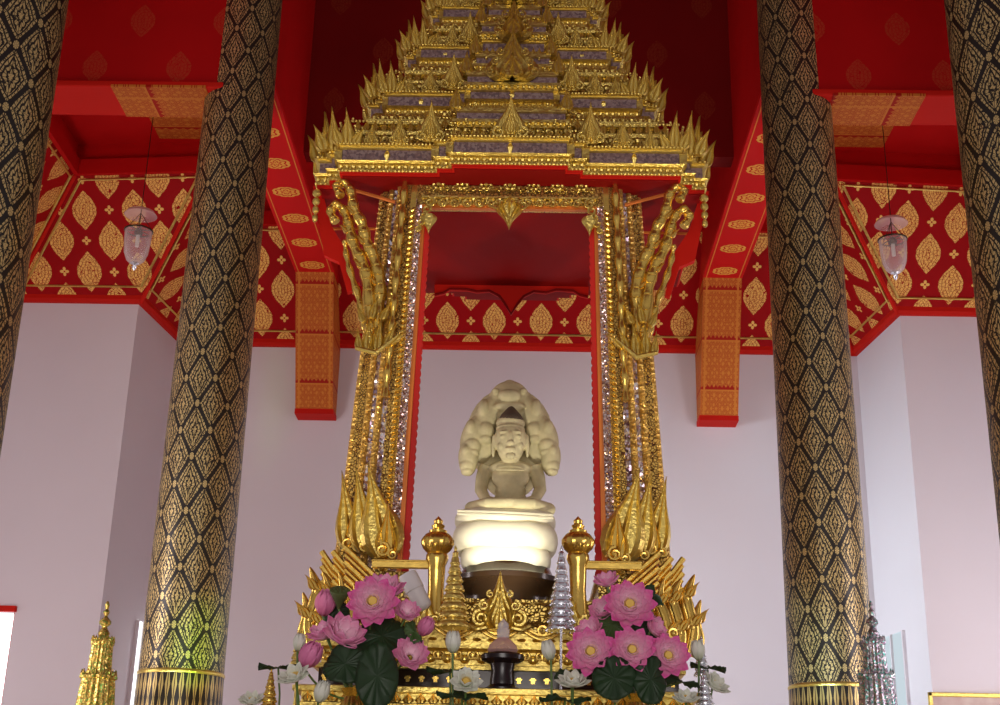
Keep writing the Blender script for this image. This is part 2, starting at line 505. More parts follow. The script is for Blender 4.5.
# cove surfaces are real boards with a back face
rings = [(0.04, ZW), (CA, ZW + CB - .0)]
sweep('ceiling_cove', [(.06, ZW + .06), (CA, ZW + CB)], 'cove', uv=True)
# gilt border lines framing each cove panel (thin round battens)
m = MB(); a = offs(path, .16); b = offs(path, CA - .03)
za, zb = ZW + .06 + (.10 / (CA - .06)) * (CB - .06), ZW + CB - .05
for i in range(len(path) - 1):
    A0, A1 = a[i], a[i + 1]; B0, B1 = b[i], b[i + 1]
    d = (A1 - A0).normalized() * .10
    l = []
    for p0, p1, z in ((A0 + d, A1 - d, za), (B0 + d, B1 - d, zb)):
        l.append(((p0.x, p0.y, z - .02), (p1.x, p1.y, z - .02)))
        m.tube([l[-1][0], l[-1][1]], .014, 6)
    m.tube([l[0][0], l[1][0]], .018, 6); m.tube([l[0][1], l[1][1]], .018, 6)
struct(m.build('trim_2', 'gold'))
# hips: red battens where two coves meet
m = MB(); a = offs(path, .04); b = offs(path, CA)
for i in range(1, len(path) - 1):
    m.tube([(a[i].x, a[i].y, ZW), (b[i].x, b[i].y, ZW + CB - .02)], .03, 6)
struct(m.build('trim_3', 'red_trim'))
# fascia above the cove and side ceilings
ZC = 9.95
sweep('trim_4', [(CA, ZW + CB - .03), (CA + .06, ZW + CB - .03), (CA + .06, ZW + CB + .18), (CA - .02, ZW + CB + .18), (CA - .02, ZC)], 'red')
for s, nm in ((-1, 'ceiling_left'), (1, 'ceiling_right')):
    x0, x1 = sorted((s * 2.6, s * 9))
    struct(MB().box(x0, x1, 9.0, 18.2, ZC, ZC + .1).build(nm, 'red'))
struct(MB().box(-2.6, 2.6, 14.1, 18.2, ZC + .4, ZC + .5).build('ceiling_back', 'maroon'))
# dark transverse wall above the sanctuary, and the high ceiling
def uvfront(co, nr):
    if abs(nr.z) > .7: return (co.x, co.y)
    return (co.x if abs(nr.y) > abs(nr.x) else co.y, co.z)
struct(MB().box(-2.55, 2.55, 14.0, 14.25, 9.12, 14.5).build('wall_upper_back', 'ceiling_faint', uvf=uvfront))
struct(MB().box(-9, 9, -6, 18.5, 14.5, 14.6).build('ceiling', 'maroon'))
# long beams running back from the columns, high solid sides
HB = .265
for k, s in enumerate((-1, 1)):
    x = s * CX
    bm = struct(MB().box(x - HB, x + HB, 11.95, BW, BZ + .012, 14.5).build('wall_beam_' + ('left' if s < 0 else 'right'), 'red', bevel=.02))
    def uvs(co, nr, x=x): return (co.x - x, co.y + .25)
    struct(MB().box(x - HB - .002, x + HB + .002, 11.95, BW - 1.05, BZ, BZ + .06).build('beam_soffit', 'oval_soffit', bm, uvf=uvs))
    # hanging pilaster against the back wall
    PY = BW - 1.1
    zb = Z_(415, PY, 315)
    def uvp(co, nr, x=x):
        if abs(nr.y) > .4: return (co.x - x, co.z)
        return (.0 + (co.y - (PY + .22)), co.z)
    PB = BW - .30; zb = Z_(414, PB, 315)
    def yy_(z_): return PB + (PY - PB) * (z_ - zb) / (BZ - zb)
    m = MB(); zs_ = (zb + .07, BZ)
    vs = [(x + a * .26, y, z_) for z_ in zs_ for a, y in ((-1, yy_(z_)), (1, yy_(z_)), (1, BW), (-1, BW))]
    m.add(vs, [(0, 1, 5, 4), (1, 2, 6, 5), (2, 3, 7, 6), (3, 0, 4, 7), (4, 5, 6, 7), (3, 2, 1, 0)])
    p = struct(m.build('pilaster', 'brocade', bm, uvf=uvp))
    struct(MB().box(x - .268, x + .268, PB - .02, BW, zb, zb + .07).build('pilaster_foot', 'red_trim', bm))
# transverse beams at the columns
TZ = Z_(115, 12.22, 150); TY0, TY1 = 11.70, 12.22
TZ = (TZ + Z_(88, TY0, 150)) / 2
for s, nm in ((-1, 'wall_transverse_left'), (1, 'wall_transverse_right')):
    x0, x1 = sorted((s * 2.9, s * 9))
    b = struct(MB().box(x0, x1, TY0, TY1, TZ + .02, 14.5).build(nm, 'beam_faint', uvf=uvfront))
    struct(MB().box(x0, x1, TY0 - .03, TY1 + .03, TZ, TZ + .07).build('beam_soffit', 'red_trim', b, bevel=.015))
    gx = sorted((X_(110 if s < 0 else 925, 100, TY0), X_(205 if s < 0 else 833, 100, TY0)))
    def uvt(co, nr): return ((co.y - 12.15) * .8, co.x)
    struct(MB().box(gx[0], gx[1], TY0 - .034, TY1 + .034, TZ - .006, TZ + .02).build('soffit_panel', 'brocade', b, uvf=uvt))
    # outer long beams between the outer columns and the side bays
    xo = s * 6.25
    b2 = struct(MB().box(xo - .3, xo + .3, TY1, 15.45, ZC - .35, ZC).build('ceiling_rib', 'red', b))
    struct(MB().box(xo - .2, xo + .2, TY1 + .3, 15.4, ZC - .356, ZC - .34).build('soffit_panel', 'brocade', b, uvf=lambda co, nr, xo=xo: (co.x - xo, co.y)))
    gx = sorted((s * 3.2, s * 4.6))
    struct(MB().box(gx[0], gx[1], 12.7, 15.2, ZC - .012, ZC).build('ceiling_panel', 'brocade', b, uvf=lambda co, nr: (co.x * .5, co.y)))

# ------------------------------------------------------------------ columns
def column(cx, cy, r0, label, twist=0.):
    zr = 2.88
    t = thing('lacquered_column', label, 'column', (cx, cy, 0), twist, 'black and gold lacquered columns')
    prof = [(r0 * 1.02, 0)] + [(r0 * (1.0 - .13 * f / 12), zr + (14.4 - zr) * f / 12) for f in range(13)]
    prof[0] = (r0 * 1.0, zr - .01)
    MB().lathe(prof, 56).build('shaft', 'column_lacquer', t, smooth=True, local=True)
    MB().lathe([(r0 * 1.01, zr - .03), (r0 * 1.025, zr - .022), (r0 * 1.025, zr - .005), (r0 * 1.0, zr + .006)], 56).build('ring', 'gold', t, smooth=True, local=True)
    MB().lathe([(r0 * 1.02, 2.55), (r0 * 1.01, zr - .03)], 56).build('band', 'column_band', t, smooth=True, local=True)
    MB().lathe([(r0 * 1.2, 0), (r0 * 1.2, .4), (r0 * 1.1, .5), (r0 * 1.03, .6), (r0 * 1.03, 2.55)], 56).build('base', 'gold_carved', t, smooth=True, local=True)
    return t
column(-2.83, 12.0, .368, 'black and gold lacquered column left of the shrine with greenish light at its foot', .35)
column(2.83, 12.0, .368, 'black and gold lacquered column standing right of the shrine beside the silver spire', .1)
ox = X_(67, 0, 8.5) - .36
column(-3.70, 8.45, .40, 'dark lacquered column cropped by the left edge beside the hanging lantern', .2)
column(3.57, 8.45, .40, 'dark lacquered column cropped by the right edge above the picture frame', .5)

# ------------------------------------------------------------------ lanterns
def lantern(px, py, Y, label):
    c = W(px, py, Y); s = .0085
    t = thing('hanging_lantern', label, 'lantern', c, 0, 'glass bell lanterns')
    MB().lathe([(.055, -.33), (.10, -.29), (.135, -.2), (.15, -.05), (.155, .07), (.148, .07), (.142, -.05), (.127, -.19), (.094, -.275), (.05, -.31)], 28).build('glass_bowl', 'glass', t, smooth=True, local=True)
    MB().lathe([(.0, -.42), (.02, -.40), (.03, -.37), (.014, -.35), (.05, -.33), (.03, -.31), (0, -.31)], 16).build('finial', 'silver', t, smooth=True, local=True)
    m = MB().tube([(.156 * math.cos(k * PI / 14), .156 * math.sin(k * PI / 14), .075) for k in range(29)], .010, 6)
    for k in range(3): m.box(-.15, .15, -.005, .005, .08, .09, T((0, 0, 0), k * PI / 3))
    m.lathe([(.04, .02), (.05, .05), (.03, .1), (0, .1)], 12)
    m.build('rim', 'dark_metal', t, local=True)
    MB().lathe([(.022, -.12), (.022, .04), (.004, .05)], 12).build('candle', 'candle', t, smooth=True, local=True)
    MB().lathe([(.005, .36), (.09, .345), (.16, .31), (.185, .27), (.175, .27), (.15, .30), (.08, .33), (.005, .345)], 28).build('smoke_bell', 'glass_pink', t, smooth=True, local=True)
    m = MB().tube([(0, 0, .08), (0, 0, ZC - c.z)], .005, 6)
    for k in range(3):
        a = k * 2 * PI / 3; m.tube([(.14 * math.cos(a), .14 * math.sin(a), .1), (0, 0, .3)], .004, 5)
    m.build('chain', 'dark_metal', t, local=True)
lantern(138, 237, 13.9, 'glass candle lantern hanging in the left bay before the patterned cove')
lantern(893, 246, 13.9, 'glass candle lantern hanging in the right bay before the patterned cove')

# ------------------------------------------------------------------ the shrine
SY = 10.15
shrine = thing('gilded_shrine', 'tall gilded tiered shrine with mirror mosaic posts around the stone statue', 'shrine', (0, SY, 0))
def redent(sx, sy, k=1.):
    """quarter plan of the stepped cornice, scaled: sx half width, sy half depth"""
    q = [(.30 * sx, -sy), (.30 * sx, -sy + .07 * k), (.375 * sx, -sy + .07 * k), (.375 * sx, -sy + .14 * k), (.865 * sx, -sy + .14 * k), (.865 * sx, -sy + .28 * k), (.93 * sx, -sy + .28 * k), (.93 * sx, -sy + .36 * k), (sx, -sy + .36 * k)]
    return q
def stepped_ring(mb, sx, sy, k, prof, ox=0, oy=None, cap=True):
    oy = SY if oy is None else oy
    q = redent(sx, sy, k); n = 0; vs = []
    for off, z in prof:
        ring = []
        Q = [(x + off, y - off) for x, y in q]
        # first vertex pair: front middle face has only one side edge
        full = [(x, y) for x, y in Q]
        full += [(x, -y) for x, y in Q[::-1]]
        full += [(-x, -y) for x, y in Q]
        full += [(-x, y) for x, y in Q[::-1]]
        ring = [(x + ox, y + oy, z) for x, y in full]
        n = len(ring); vs += ring
    fs = []
    for j in range(len(prof) - 1):
        for i in range(n):
            i2 = (i + 1) % n; fs.append((j * n + i, j * n + i2, (j + 1) * n + i2, (j + 1) * n + i))
    if cap: fs.append(tuple(range(n))[::-1]); fs.append(tuple((len(prof) - 1) * n + i for i in range(n)))
    mb.add(vs, fs)
    return q
def beads(mb, q, z, off, r, oy=None, front_only=True, sp=2.3):
    oy = SY if oy is None else oy
    seg = [((-q[0][0], q[0][1]), q[0])] + [(q[i], q[i + 1]) for i in range(len(q) - 1)] + [(q[-1], (q[-1][0], 0))]
    for i, (a, b) in enumerate(seg):
        ax, ay = a; bx, by = b
        if i == 0: ax -= 0; 
        L = math.hypot(bx - ax, by - ay); n = max(1, int(L / (r * sp)))
        for k in range(n):
            f = (k + .5) / n; x = ax + (bx - ax) * f; y = ay + (by - ay) * f
            fr = abs(by - ay) < 1e-6
            x2, y2 = (x, y - off) if fr else (x + off, y)
            mb.ball((x2, y2 + oy, z), r, 6, 4)
            if i: mb.ball((-x2, y2 + oy, z), r, 6, 4)

leaf_hi = MB().leaf(1, .55, .07).leaf(.66, .30, .06, T((0, -.06, .06))).leaf(.4, .14, .05, T((0, -.11, .1))).scroll((-.2, -.05, .12), .12, 1.3, .035, 1, a0=PI / 2).scroll((.2, -.05, .12), .12, 1.3, .035, -1, a0=PI / 2).build('antefix', 'gold', shrine, smooth=False, local=True)
leaf_hi.location = (0, 0, -50)
flame_hi = MB().leaf(1, .34, .10, bend=.25)
flame_hi.leaf(.62, .34, .10, T((.2, -.02, 0), ry=.25), bend=.3); flame_hi.leaf(.5, .3, .10, T((-.18, -.02, 0), ry=-.3), bend=-.3)
flame_hi = flame_hi.build('corner_flame', 'gold', shrine, local=True)

ZB = 1.5 + 4.74    # underside of the canopy
tiers = [  # half width, half depth, redent scale, base z
    (1.50, 1.30, 1.0, ZB),
    (1.16, 1.00, .85, ZB + .64),
    (.90, .77, .72, ZB + 1.22),
    (.715, .60, .6, ZB + 1.72),
    (.56, .47, .5, ZB + 2.14),
    (.43, .36, .4, ZB + 2.52),
    (.32, .26, .3, ZB + 2.86),
    (.22, .18, .2, ZB + 3.16)]
first = True
for ti, (sx, sy, k, z) in enumerate(tiers):
    g = k
    zn = tiers[ti + 1][3] if ti + 1 < len(tiers) else z + .3
    nsx = tiers[ti + 1][0] if ti + 1 < len(tiers) else sx * .6
    nsy = tiers[ti + 1][1] if ti + 1 < len(tiers) else sy * .6
    h = .24 * (.55 + .45 * k)
    # moulded cornice
    mb = MB()
    q = stepped_ring(mb, sx, sy, k, [(-.03 * k, z), (-.015 * k, z), (-.015 * k, z + h * .10), (-.033 * k, z + h * .12), (-.033 * k, z + h * .28), (-.01 * k, z + h * .30), (.01, z + h * .36), (-.03 * k, z + h * .38), (-.033 * k, z + h * .40)])
    mb2 = MB(); stepped_ring(mb2, sx, sy, k, [(-.031 * k, z + h * .38), (-.031 * k, z + h * .80)])
    stepped_ring(mb, sx, sy, k, [(-.03 * k, z + h * .80), (-.012 * k, z + h * .82), (-.012 * k, z + h * .88), (.008, z + h * .90), (.0, z + h * .98), (-.034 * k, z + h)])
    beads(mb, q, z + h * .2, -.028 * k, h * .085); beads(mb, q, z + h * .94, .006, h * .05); beads(mb, q, z + h * .2 - h * .17, -.015, h * .05)
    mbc = mb
    # little gilt clasps over the mosaic band
    mb = MB()
    for fx in (-.62, 0, .62):
        yy = -sy + (.14 * k if abs(fx) > .35 else 0)
        for dz, rr in ((.52, .3), (.62, .45), (.72, .3)): mb.ball((fx * sx, SY + yy + .045, z + h * dz), h * .16 * rr * 2, 6, 4)
    for sg in (-1, 1):
        for fx in (.30, .375, .865): mb.box(sg * fx * sx - .028 * k, sg * fx * sx + .028 * k, SY - sy + (.14 * k if fx > .8 else .07 * k if fx > .35 else 0) + .03, SY - sy + (.30 if fx > .8 else .2) * k, z + h * .44, z + h * .8)
    mbc.add(mb.v, mb.f); c = mbc.build('cornice', 'gold', shrine)
    mb2.build('mosaic_band', 'purple_mosaic', c)
    # curved body rising to the next tier, carved, with scroll and lotus rows
    mb = MB(); z0 = z + h; dz = zn - z0
    prof = []
    dx = sx - nsx
    for f in range(7):
        u = f / 6; prof.append((-.06 - (dx * .62) * (u ** .7), z0 + dz * u))
    stepped_ring(mb, sx, sy, k * .9, prof)
    b = mb.build('roof_tier', 'gold_carved', shrine)
    # ledge mouldings part way up
    mb = MB()
    for u, hh in ((.30, .035), (.62, .045)):
        o = -.06 - (dx * .62) * (u ** .7); zz = z0 + dz * u
        q2 = stepped_ring(mb, sx, sy, k * .9, [(o, zz), (o + .035, zz + .006), (o + .04, zz + hh * k), (o, zz + hh * k)])
        beads(mb, [(x, y) for x, y in q2], zz + hh * k * .6, o + .035, .012 * (.5 + .5 * k))
    # upright lotus petals and scrolls
    nn = int(sx * 2 / (.075 * (.5 + .5 * k)))
    for i in range(nn + 1):
        x = -sx * .93 + 2 * sx * .93 * i / nn
        ax = abs(x)
        y = SY - sy + (0 if ax < .3 * sx else .07 * k if ax < .375 * sx else .14 * k if ax < .865 * sx else .3 * k)
        mb.leaf(.085 * (.5 + .5 * k), .06 * (.5 + .5 * k), .014, T((x, y + .05, z0 - .005)))
        if i % 2 == 0: mb.scroll((x + .02, y + .03, z0 + .035), .026 * (.5 + .5 * k), 1.2, .008, 1 if x > 0 else -1, a0=PI / 2)
    for sg in (-1, 1):
        for i in range(int(nn * .6)):
            y = -sy * .75 + sy * 1.5 * i / (nn * .6)
            mb.leaf(.085 * (.5 + .5 * k), .06 * (.5 + .5 * k), .014, T((sg * (sx - .04), y + SY, z0), -sg * -PI / 2))
    for row in range(3):
        u = .18 + .3 * row; off = .06 + dx * .62 * u ** .7; n = int((sx - off) * 2 / .075)
        for j in range(n + 1):
            x = -(sx - off) * .9 + 2 * (sx - off) * .9 * j / n; ax = abs(x)
            y = -sy + off + (0 if ax < .3 * sx else .07 * k if ax < .375 * sx else .13 * k if ax < .84 * sx else .28 * k)
            zz = z0 + (zn - z0) * u
            if row == 1: mb.leaf(.095, .06, .025, T((x, SY + y - .01, zz)))
            else:
                mb.ball((x, SY + y - .012, zz + .03), (.022, .02, .03), 6, 4); mb.scroll((x + .03, SY + y - .02, zz + .01), .022, 1.1, .008, 1, a0=PI / 2)
    mb.build('petal_row', 'gold', b)
    # standing leaves along the front
    A = h * .3
    S = (.5 + .5 * k)
    def put(x, y, hgt, src=leaf_hi, rz=0., wf=1., rx=.14):
        global first
        c = copy_part(src, shrine, (x, y, z0 - .01), (rx, 0, rz), (hgt * wf, hgt, hgt))
    put(0, SY - sy + .03, .34 * S, wf=1.25)
    for sg in (-1, 1):
        put(sg * .40 * sx, SY - sy + .10 * k, .33 * S, wf=1.0)
        put(sg * .56 * sx, SY - sy + .14 * k, .23 * S)
        put(sg * .70 * sx, SY - sy + .15 * k, .17 * S)
        if ti < 5:
            put(sg * .82 * sx, SY - sy + .16 * k, .30 * S, flame_hi, wf=sg * 1.)
            put(sg * .90 * sx, SY - sy + .26 * k, .36 * S, flame_hi, wf=sg * 1.)
            put(sg * .935 * sx, SY - sy + .40 * k, .40 * S, flame_hi, wf=sg * 1., rz=sg * .4)
            put(sg * .955 * sx, SY - sy + .62 * k, .40 * S, flame_hi, wf=sg * 1., rz=sg * .8)
            if ti < 3: put(sg * .99 * sx, SY, .3 * S, leaf_hi, rz=sg * PI / 2)
bpy.data.objects.remove(leaf_hi); bpy.data.objects.remove(flame_hi)
# stepped gables climbing the middle of the front
mb = MB(); mbps = []
for i, (zc, w, yy) in enumerate([(ZB + .36, .42, 1.20), (ZB + .80, .36, 1.0), (ZB + 1.02, .30, .92), (ZB + 1.42, .27, .76), (ZB + 1.62, .22, .70), (ZB + 1.95, .19, .58), (ZB + 2.12, .15, .52)]):
    y = SY - yy; mbp = MB(); mbps.append(mbp)
    mb.box(-w, w, y, y + .4, zc, zc + .03); mb.box(-w - .02, w + .02, y - .03, y + .4, zc + .03, zc + .055)
    mb.box(-w - .0, w + .0, y - .02, y + .4, zc + .125, zc + .155); mbp.box(-w + .01, w - .01, y + .005, y + .4, zc + .055, zc + .125)
    n = int(2 * w / .045)
    for j in range(n + 1):
        x = -w + 2 * w * j / n; mb.ball((x, y - .02, zc + .02), .013, 6, 4)
        mb.leaf(.075, .045, .012, T((x, y, zc + .15)))
    mb.ball((0, y, zc + .09), .03, 8, 5)
    for sg in (-1, 1): mb.leaf(.2, .1, .03, T((sg * w, y - .01, zc + .15)))
g = mb.build('front_gable', 'gold', shrine); [q_.build('mosaic_band', 'purple_mosaic', g) for q_ in mbps]
# nested flame gable on the axis
mb = MB()
for (zc, w, h, y) in ((ZB + .86, .34, .44, .98), (ZB + 1.36, .24, .36, .80), (ZB + 1.78, .18, .32, .68)):
    for j, (s1, dy) in enumerate(((1, 0), (.74, -.035), (.46, -.07))):
        mb.leaf(h * s1 * 1.05, w * s1 * 1.25, .05, T((0, SY - y - .05 + dy, zc)))
    for sg in (-1, 1):
        for q in range(3): mb.scroll((sg * w * (.5 - .12 * q), SY - y - .1, zc + .06 + h * .2 * q), .035, 1.3, .011, -sg, a0=PI / 2)
mb.build('flame_gable', 'gold', shrine)
# slender axis finial
mb = MB(); zt = ZB + .45
prof = []
mb.lathe([(.02, 0), (.035, .03), (.02, .07), (.03, .10), (.014, .2), (.024, .24), (.012, .3), (.026, .36), (.008, .5), (0, .56)], 10, T((0, SY - .78, ZB + 1.25)))
mb.lathe([(.02, 0), (.035, .03), (.02, .07), (.03, .10), (.014, .2), (.024, .24), (.012, .3), (.026, .36), (.008, .5), (0, .56)], 10, T((0, SY - .66, ZB + 1.68)))
mb.build('axis_finial', 'gold_smooth', shrine, smooth=True)
mb = MB(); prof = []
for i in range(14):
    f = i / 13; r = .15 * (1 - f) ** 1.2 + .012; prof += [(r, f * 2.2), (r * 1.25, f * 2.2 + .04), (r * .9, f * 2.2 + .08)]
mb.lathe(prof, 20, T((0, SY, ZB + 3.4))); mb.build('spire', 'gold', shrine, smooth=True)
# red lacquered soffit under the canopy
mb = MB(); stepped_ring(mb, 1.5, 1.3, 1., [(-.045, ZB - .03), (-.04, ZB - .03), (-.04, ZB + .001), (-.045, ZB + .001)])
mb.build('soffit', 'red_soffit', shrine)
mb = MB(); stepped_ring(mb, 1.5, 1.3, 1., [(-.05, ZB + .002), (-.05, ZB - .022), (-.022, ZB - .022), (-.022, ZB + .002)], cap=False)
mb.build('soffit_edge', 'red_trim', shrine)
# ---- leaning corner posts
ZP0, ZP1 = 3.26, ZB - .03
def px_post(pt, pb, Y, sg):
    return None
def lean(xb, xt, y, z): return xb + (xt - xb) * (z - ZP0) / (ZP1 - ZP0)
def post_box(mb, xb0, xb1, xt0, xt1, y0, y1, sg, z0=ZP0, z1=ZP1):
    vs = []
    for z, a, b in ((z0, xb0, xb1), (z1, xt0, xt1)):
        a, b = sorted((sg * a, sg * b))
        vs += [(a, y0, z), (b, y0, z), (b, y1, z), (a, y1, z)]
    mb.add(vs, [(0, 1, 5, 4), (1, 2, 6, 5), (2, 3, 7, 6), (3, 0, 4, 7), (4, 5, 6, 7), (3, 2, 1, 0)])
PF = SY - 1.0     # front plane of the posts
# (name, bottom x0,x1 ; top x0,x1 ; y offset back, material, form)
def tp_(x): return .60 + (x - .645) * .75
strips = [(n_, a_, b_, tp_(a_), tp_(b_), o_, m_, f_) for n_, a_, b_, o_, m_, f_ in (
    ('inner_reveal', .688, .722, .03, 'red_orange', 'box'),
    ('mirror_strip', .72, .78, .015, 'mirror_pink', 'box'),
    ('rope_moulding', .78, .835, -.02, 'gold_smooth', 'rope'),
    ('gilt_strip', .835, .88, .0, 'gold_fine', 'box'),
    ('mirror_strip', .88, .925, .04, 'mirror', 'box'),
    ('gilt_post', .925, .98, .015, 'gold_rope', 'round'),
    ('mirror_strip', .98, 1.02, .10, 'mirror', 'box'),
    ('gilt_post', 1.02, 1.075, .08, 'gold_rope', 'round'),
    ('mirror_strip', 1.075, 1.115, .17, 'mirror', 'box'),
    ('gilt_post', 1.115, 1.18, .15, 'gold_rope', 'round'))]
for sg in (-1, 1):
    for back in (0, 1):
        st = strips if not back else [strips[i] for i in (5, 7, 9)]
        core = MB()
        yb = PF if not back else SY + 1.0
        d = 1 if not back else -1
        post_box(core, .72 + .2 * back, 1.14, tp_(.72) + .2 * back, tp_(1.14), min(yb + d * .12, yb + d * .42), max(yb + d * .12, yb + d * .42), sg)
        cp = core.build('corner_pier', 'gold_fine', shrine)
        for (nm, b0, b1, t0, t1, oy, mt, form) in st:
            mb = MB(); y0 = yb + d * oy; y1 = yb + d * (oy + .2)
            if form == 'box' or form == 'rope': 
                ya, yc = sorted((y0 + (d * .02 if form == 'rope' else 0), y1)); post_box(mb, b0, b1, t0, t1, ya, yc, sg)
            if form == 'rope' and not back:
                n = 62
                for i in range(n):
                    f = (i + .5) / n; z = ZP0 + (ZP1 - .2 - ZP0) * f; x = lean((b0 + b1) / 2, (t0 + t1) / 2, 0, z)
                    mb.ball((0, 0, 0), (.034, .022, .016), 8, 5, T((sg * x, y0, z), ry=sg * .7))
            if form == 'round':
                mb.tube([(sg * (b0 + b1) / 2, y0 + d * .03, ZP0), (sg * (t0 + t1) / 2, y0 + d * .03, ZP1)], [(b1 - b0) / 2 * 1.05, (t1 - t0) / 2 * 1.05], 14)
                post_box(mb, b0 + .005, b1 - .005, t0 + .005, t1 - .005, *sorted((y0 + d * .03, y1)), sg)
                if not back:
                    n = 70
                    for i in range(n):
                        f = i / n; z = ZP0 + (ZP1 - ZP0) * f; x = lean((b0 + b1) / 2, (t0 + t1) / 2, 0, z)
                        mb.ball((0, 0, 0), ((b1 - b0) * .42, .02, .014), 6, 4, T((sg * x, y0 + .003, z)))
            mb.build(nm, mt, cp)
        # scalloped red fringe inside the opening
        if not back:
            mb = MB()
            post_box(mb, .65, .69, tp_(.65), tp_(.69), yb + .08, yb + .14, sg)
            for i in range(46):
                z = ZP0 + (ZP1 - .3 - ZP0) * (i + .5) / 46; x = lean(.65, tp_(.65), 0, z)
                mb.ball((sg * x, yb + .10, z), (.010, .02, .026), 6, 4)
            mb.build('red_fringe', 'fringe', cp)
# tall round front shaft rising in front of each pier (upper half shows ball joints)
for sg in (-1, 1):
    mb = MB(); x0, x1 = .865, .745
    pts = []; rr = []
    for i in range(60):
        f = i / 59; z = 4.5 + (ZP1 - 4.5) * f
        x = lean(.90, tp_(.90), 0, z); pts.append((sg * x, PF - .045, z)); rr.append(.026 + .008 * math.cos(f * 60))
    mb.tube(pts, rr, 12); mb.build('slender_shaft', 'gold_smooth', shrine, smooth=True)

# ---- carved lintel with hanging pendant
ZL1, ZL0 = ZP1, 0
zl0 = Z_(210, PF, 510); zl1 = Z_(178, PF, 510)
mb = MB().box(-.70, .70, PF + .0, PF + .12, zl0 + .04, ZP1)
lt = mb.build('lintel', 'gold_carved', shrine)
mb = MB()
for j in range(26):
    x = -.62 + 1.24 * j / 25
    mb.ball((x, PF - .005, zl1 - .035), (.022, .02, .026), 8, 5)
    mb.scroll((x, PF - .01, zl1 - .10), .022, 1.2, .008, 1 if j % 2 else -1, a0=PI / 2)
    if j % 2: mb.leaf(.05, .045, .018, T((x, PF - .01, zl0 + .10), rx=PI))
mb.box(-.66, .66, PF - .03, PF + .1, zl0 + .085, zl0 + .10); mb.box(-.66, .66, PF - .03, PF + .1, zl1 - .01, zl1 + .012)
for j in range(14):
    x = -.60 + 1.2 * j / 13
    mb.scroll((x, PF - .02, zl0 + .045), .034, 1.4, .011, 1 if x > 0 else -1, a0=0)
for j in range(7):
    x = -.54 + 1.08 * j / 6
    for r_ in range(6): mb.ball((x + .035 * math.cos(r_ * PI / 3), PF - .02, (zl1 - .07) + .035 * math.sin(r_ * PI / 3)), (.016, .014, .016), 6, 4)
    mb.ball((x, PF - .03, zl1 - .07), .018, 8, 5)
mb.build('carving', 'gold', lt)
zp = Z_(204, PF - .05, 510)
mb = MB()
mb.leaf(.21, .20, .04, T((0, PF - .05, zp), rx=PI, s=(1, -1, 1)))
mb.leaf(.15, .13, .04, T((0, PF - .075, zp - .01), rx=PI, s=(1, -1, 1)))
mb.leaf(.07, .16, .03, T((0, PF - .05, zp - .01)))
for sg in (-1, 1): mb.scroll((sg * .10, PF - .05, zp - .01), .04, 1.4, .013, sg, a0=PI / 2)
mb.build('pendant', 'gold', shrine)
# inner red frame line under the lintel
mb = MB().box(-.66, .66, PF + .02, PF + .06, zl0 + .02, zl0 + .04); mb.build('lintel_edge', 'red_orange', shrine)
for sg in (-1, 1):   # corner scroll brackets where lintel meets pier
    mb = MB()
    for j in range(5): mb.scroll((sg * (.60 + .02 * j), PF - .03, zl0 + .04 - .055 * j), .04 - .004 * j, 1.3, .012, sg, a0=PI / 2)
    mb.leaf(.16, .12, .03, T((sg * .6, PF - .03, zl0 - .06), rx=PI)); mb.build('corner_scroll', 'gold', shrine)

# ---- rear valance of red board, scalloped lower edge
VB = SY + .92
zt = Z_(195, VB, 510); 
lo = [(-.62, 296), (-.55, 294), (-.50, 290), (-.36, 290), (-.28, 292), (-.18, 291), (-.10, 296), (-.05, 304), (0, 314), (.05, 304), (.10, 296), (.18, 291), (.28, 292), (.36, 289), (.50, 290), (.55, 294), (.62, 296)]
poly = [(x * 1.1, Z_(y, VB, 510 + x * 20)) for x, y in lo] + [(.75, zt + .5), (-.75, zt + .5)]
MB().prism(poly, VB, VB + .05).build('valance', 'red_trim', shrine)
poly2 = [(x * 1.1, Z_(y, VB, 510) - .0) for x, y in lo]
MB().tube([(x, VB - .005, z) for x, z in poly2], .012, 6).build('valance_edge', 'maroon', shrine)

# ---- eave brackets: curling naga bodies with crest tufts and red stay boards
def nag(sg, pts, r0, r1, name='naga_bracket'):
    # pts: photo points on the left side mirrored for the right
    P = []
    for px, py, Y in pts:
        w = W(px, py, Y); P.append(Vector((abs(w.x) * sg, w.y, w.z)))
    # catmull subdivision
    Q = []
    for i in range(len(P) - 1):
        a, b, c, d = P[max(i - 1, 0)], P[i], P[i + 1], P[min(i + 2, len(P) - 1)]
        for k in range(5):
            t_ = k / 5; Q.append(.5 * ((2 * b) + (c - a) * t_ + (2 * a - 5 * b + 4 * c - d) * t_ ** 2 + (3 * b - a - 3 * c + d) * t_ ** 3))
    Q.append(P[-1]); n = len(Q)
    rr = [r0 + (r1 - r0) * (i / n) + .006 * math.sin(i * 1.4) for i in range(n)]
    mb = MB().tube(Q, rr, 12)
    for i in range(2, n - 2, 2): mb.ball(Q[i] + Vector((0, -rr[i] * .45, 0)), (rr[i] * .8, rr[i] * .7, rr[i] * .45), 8, 5)
    return mb, Q
YB = PF - .05
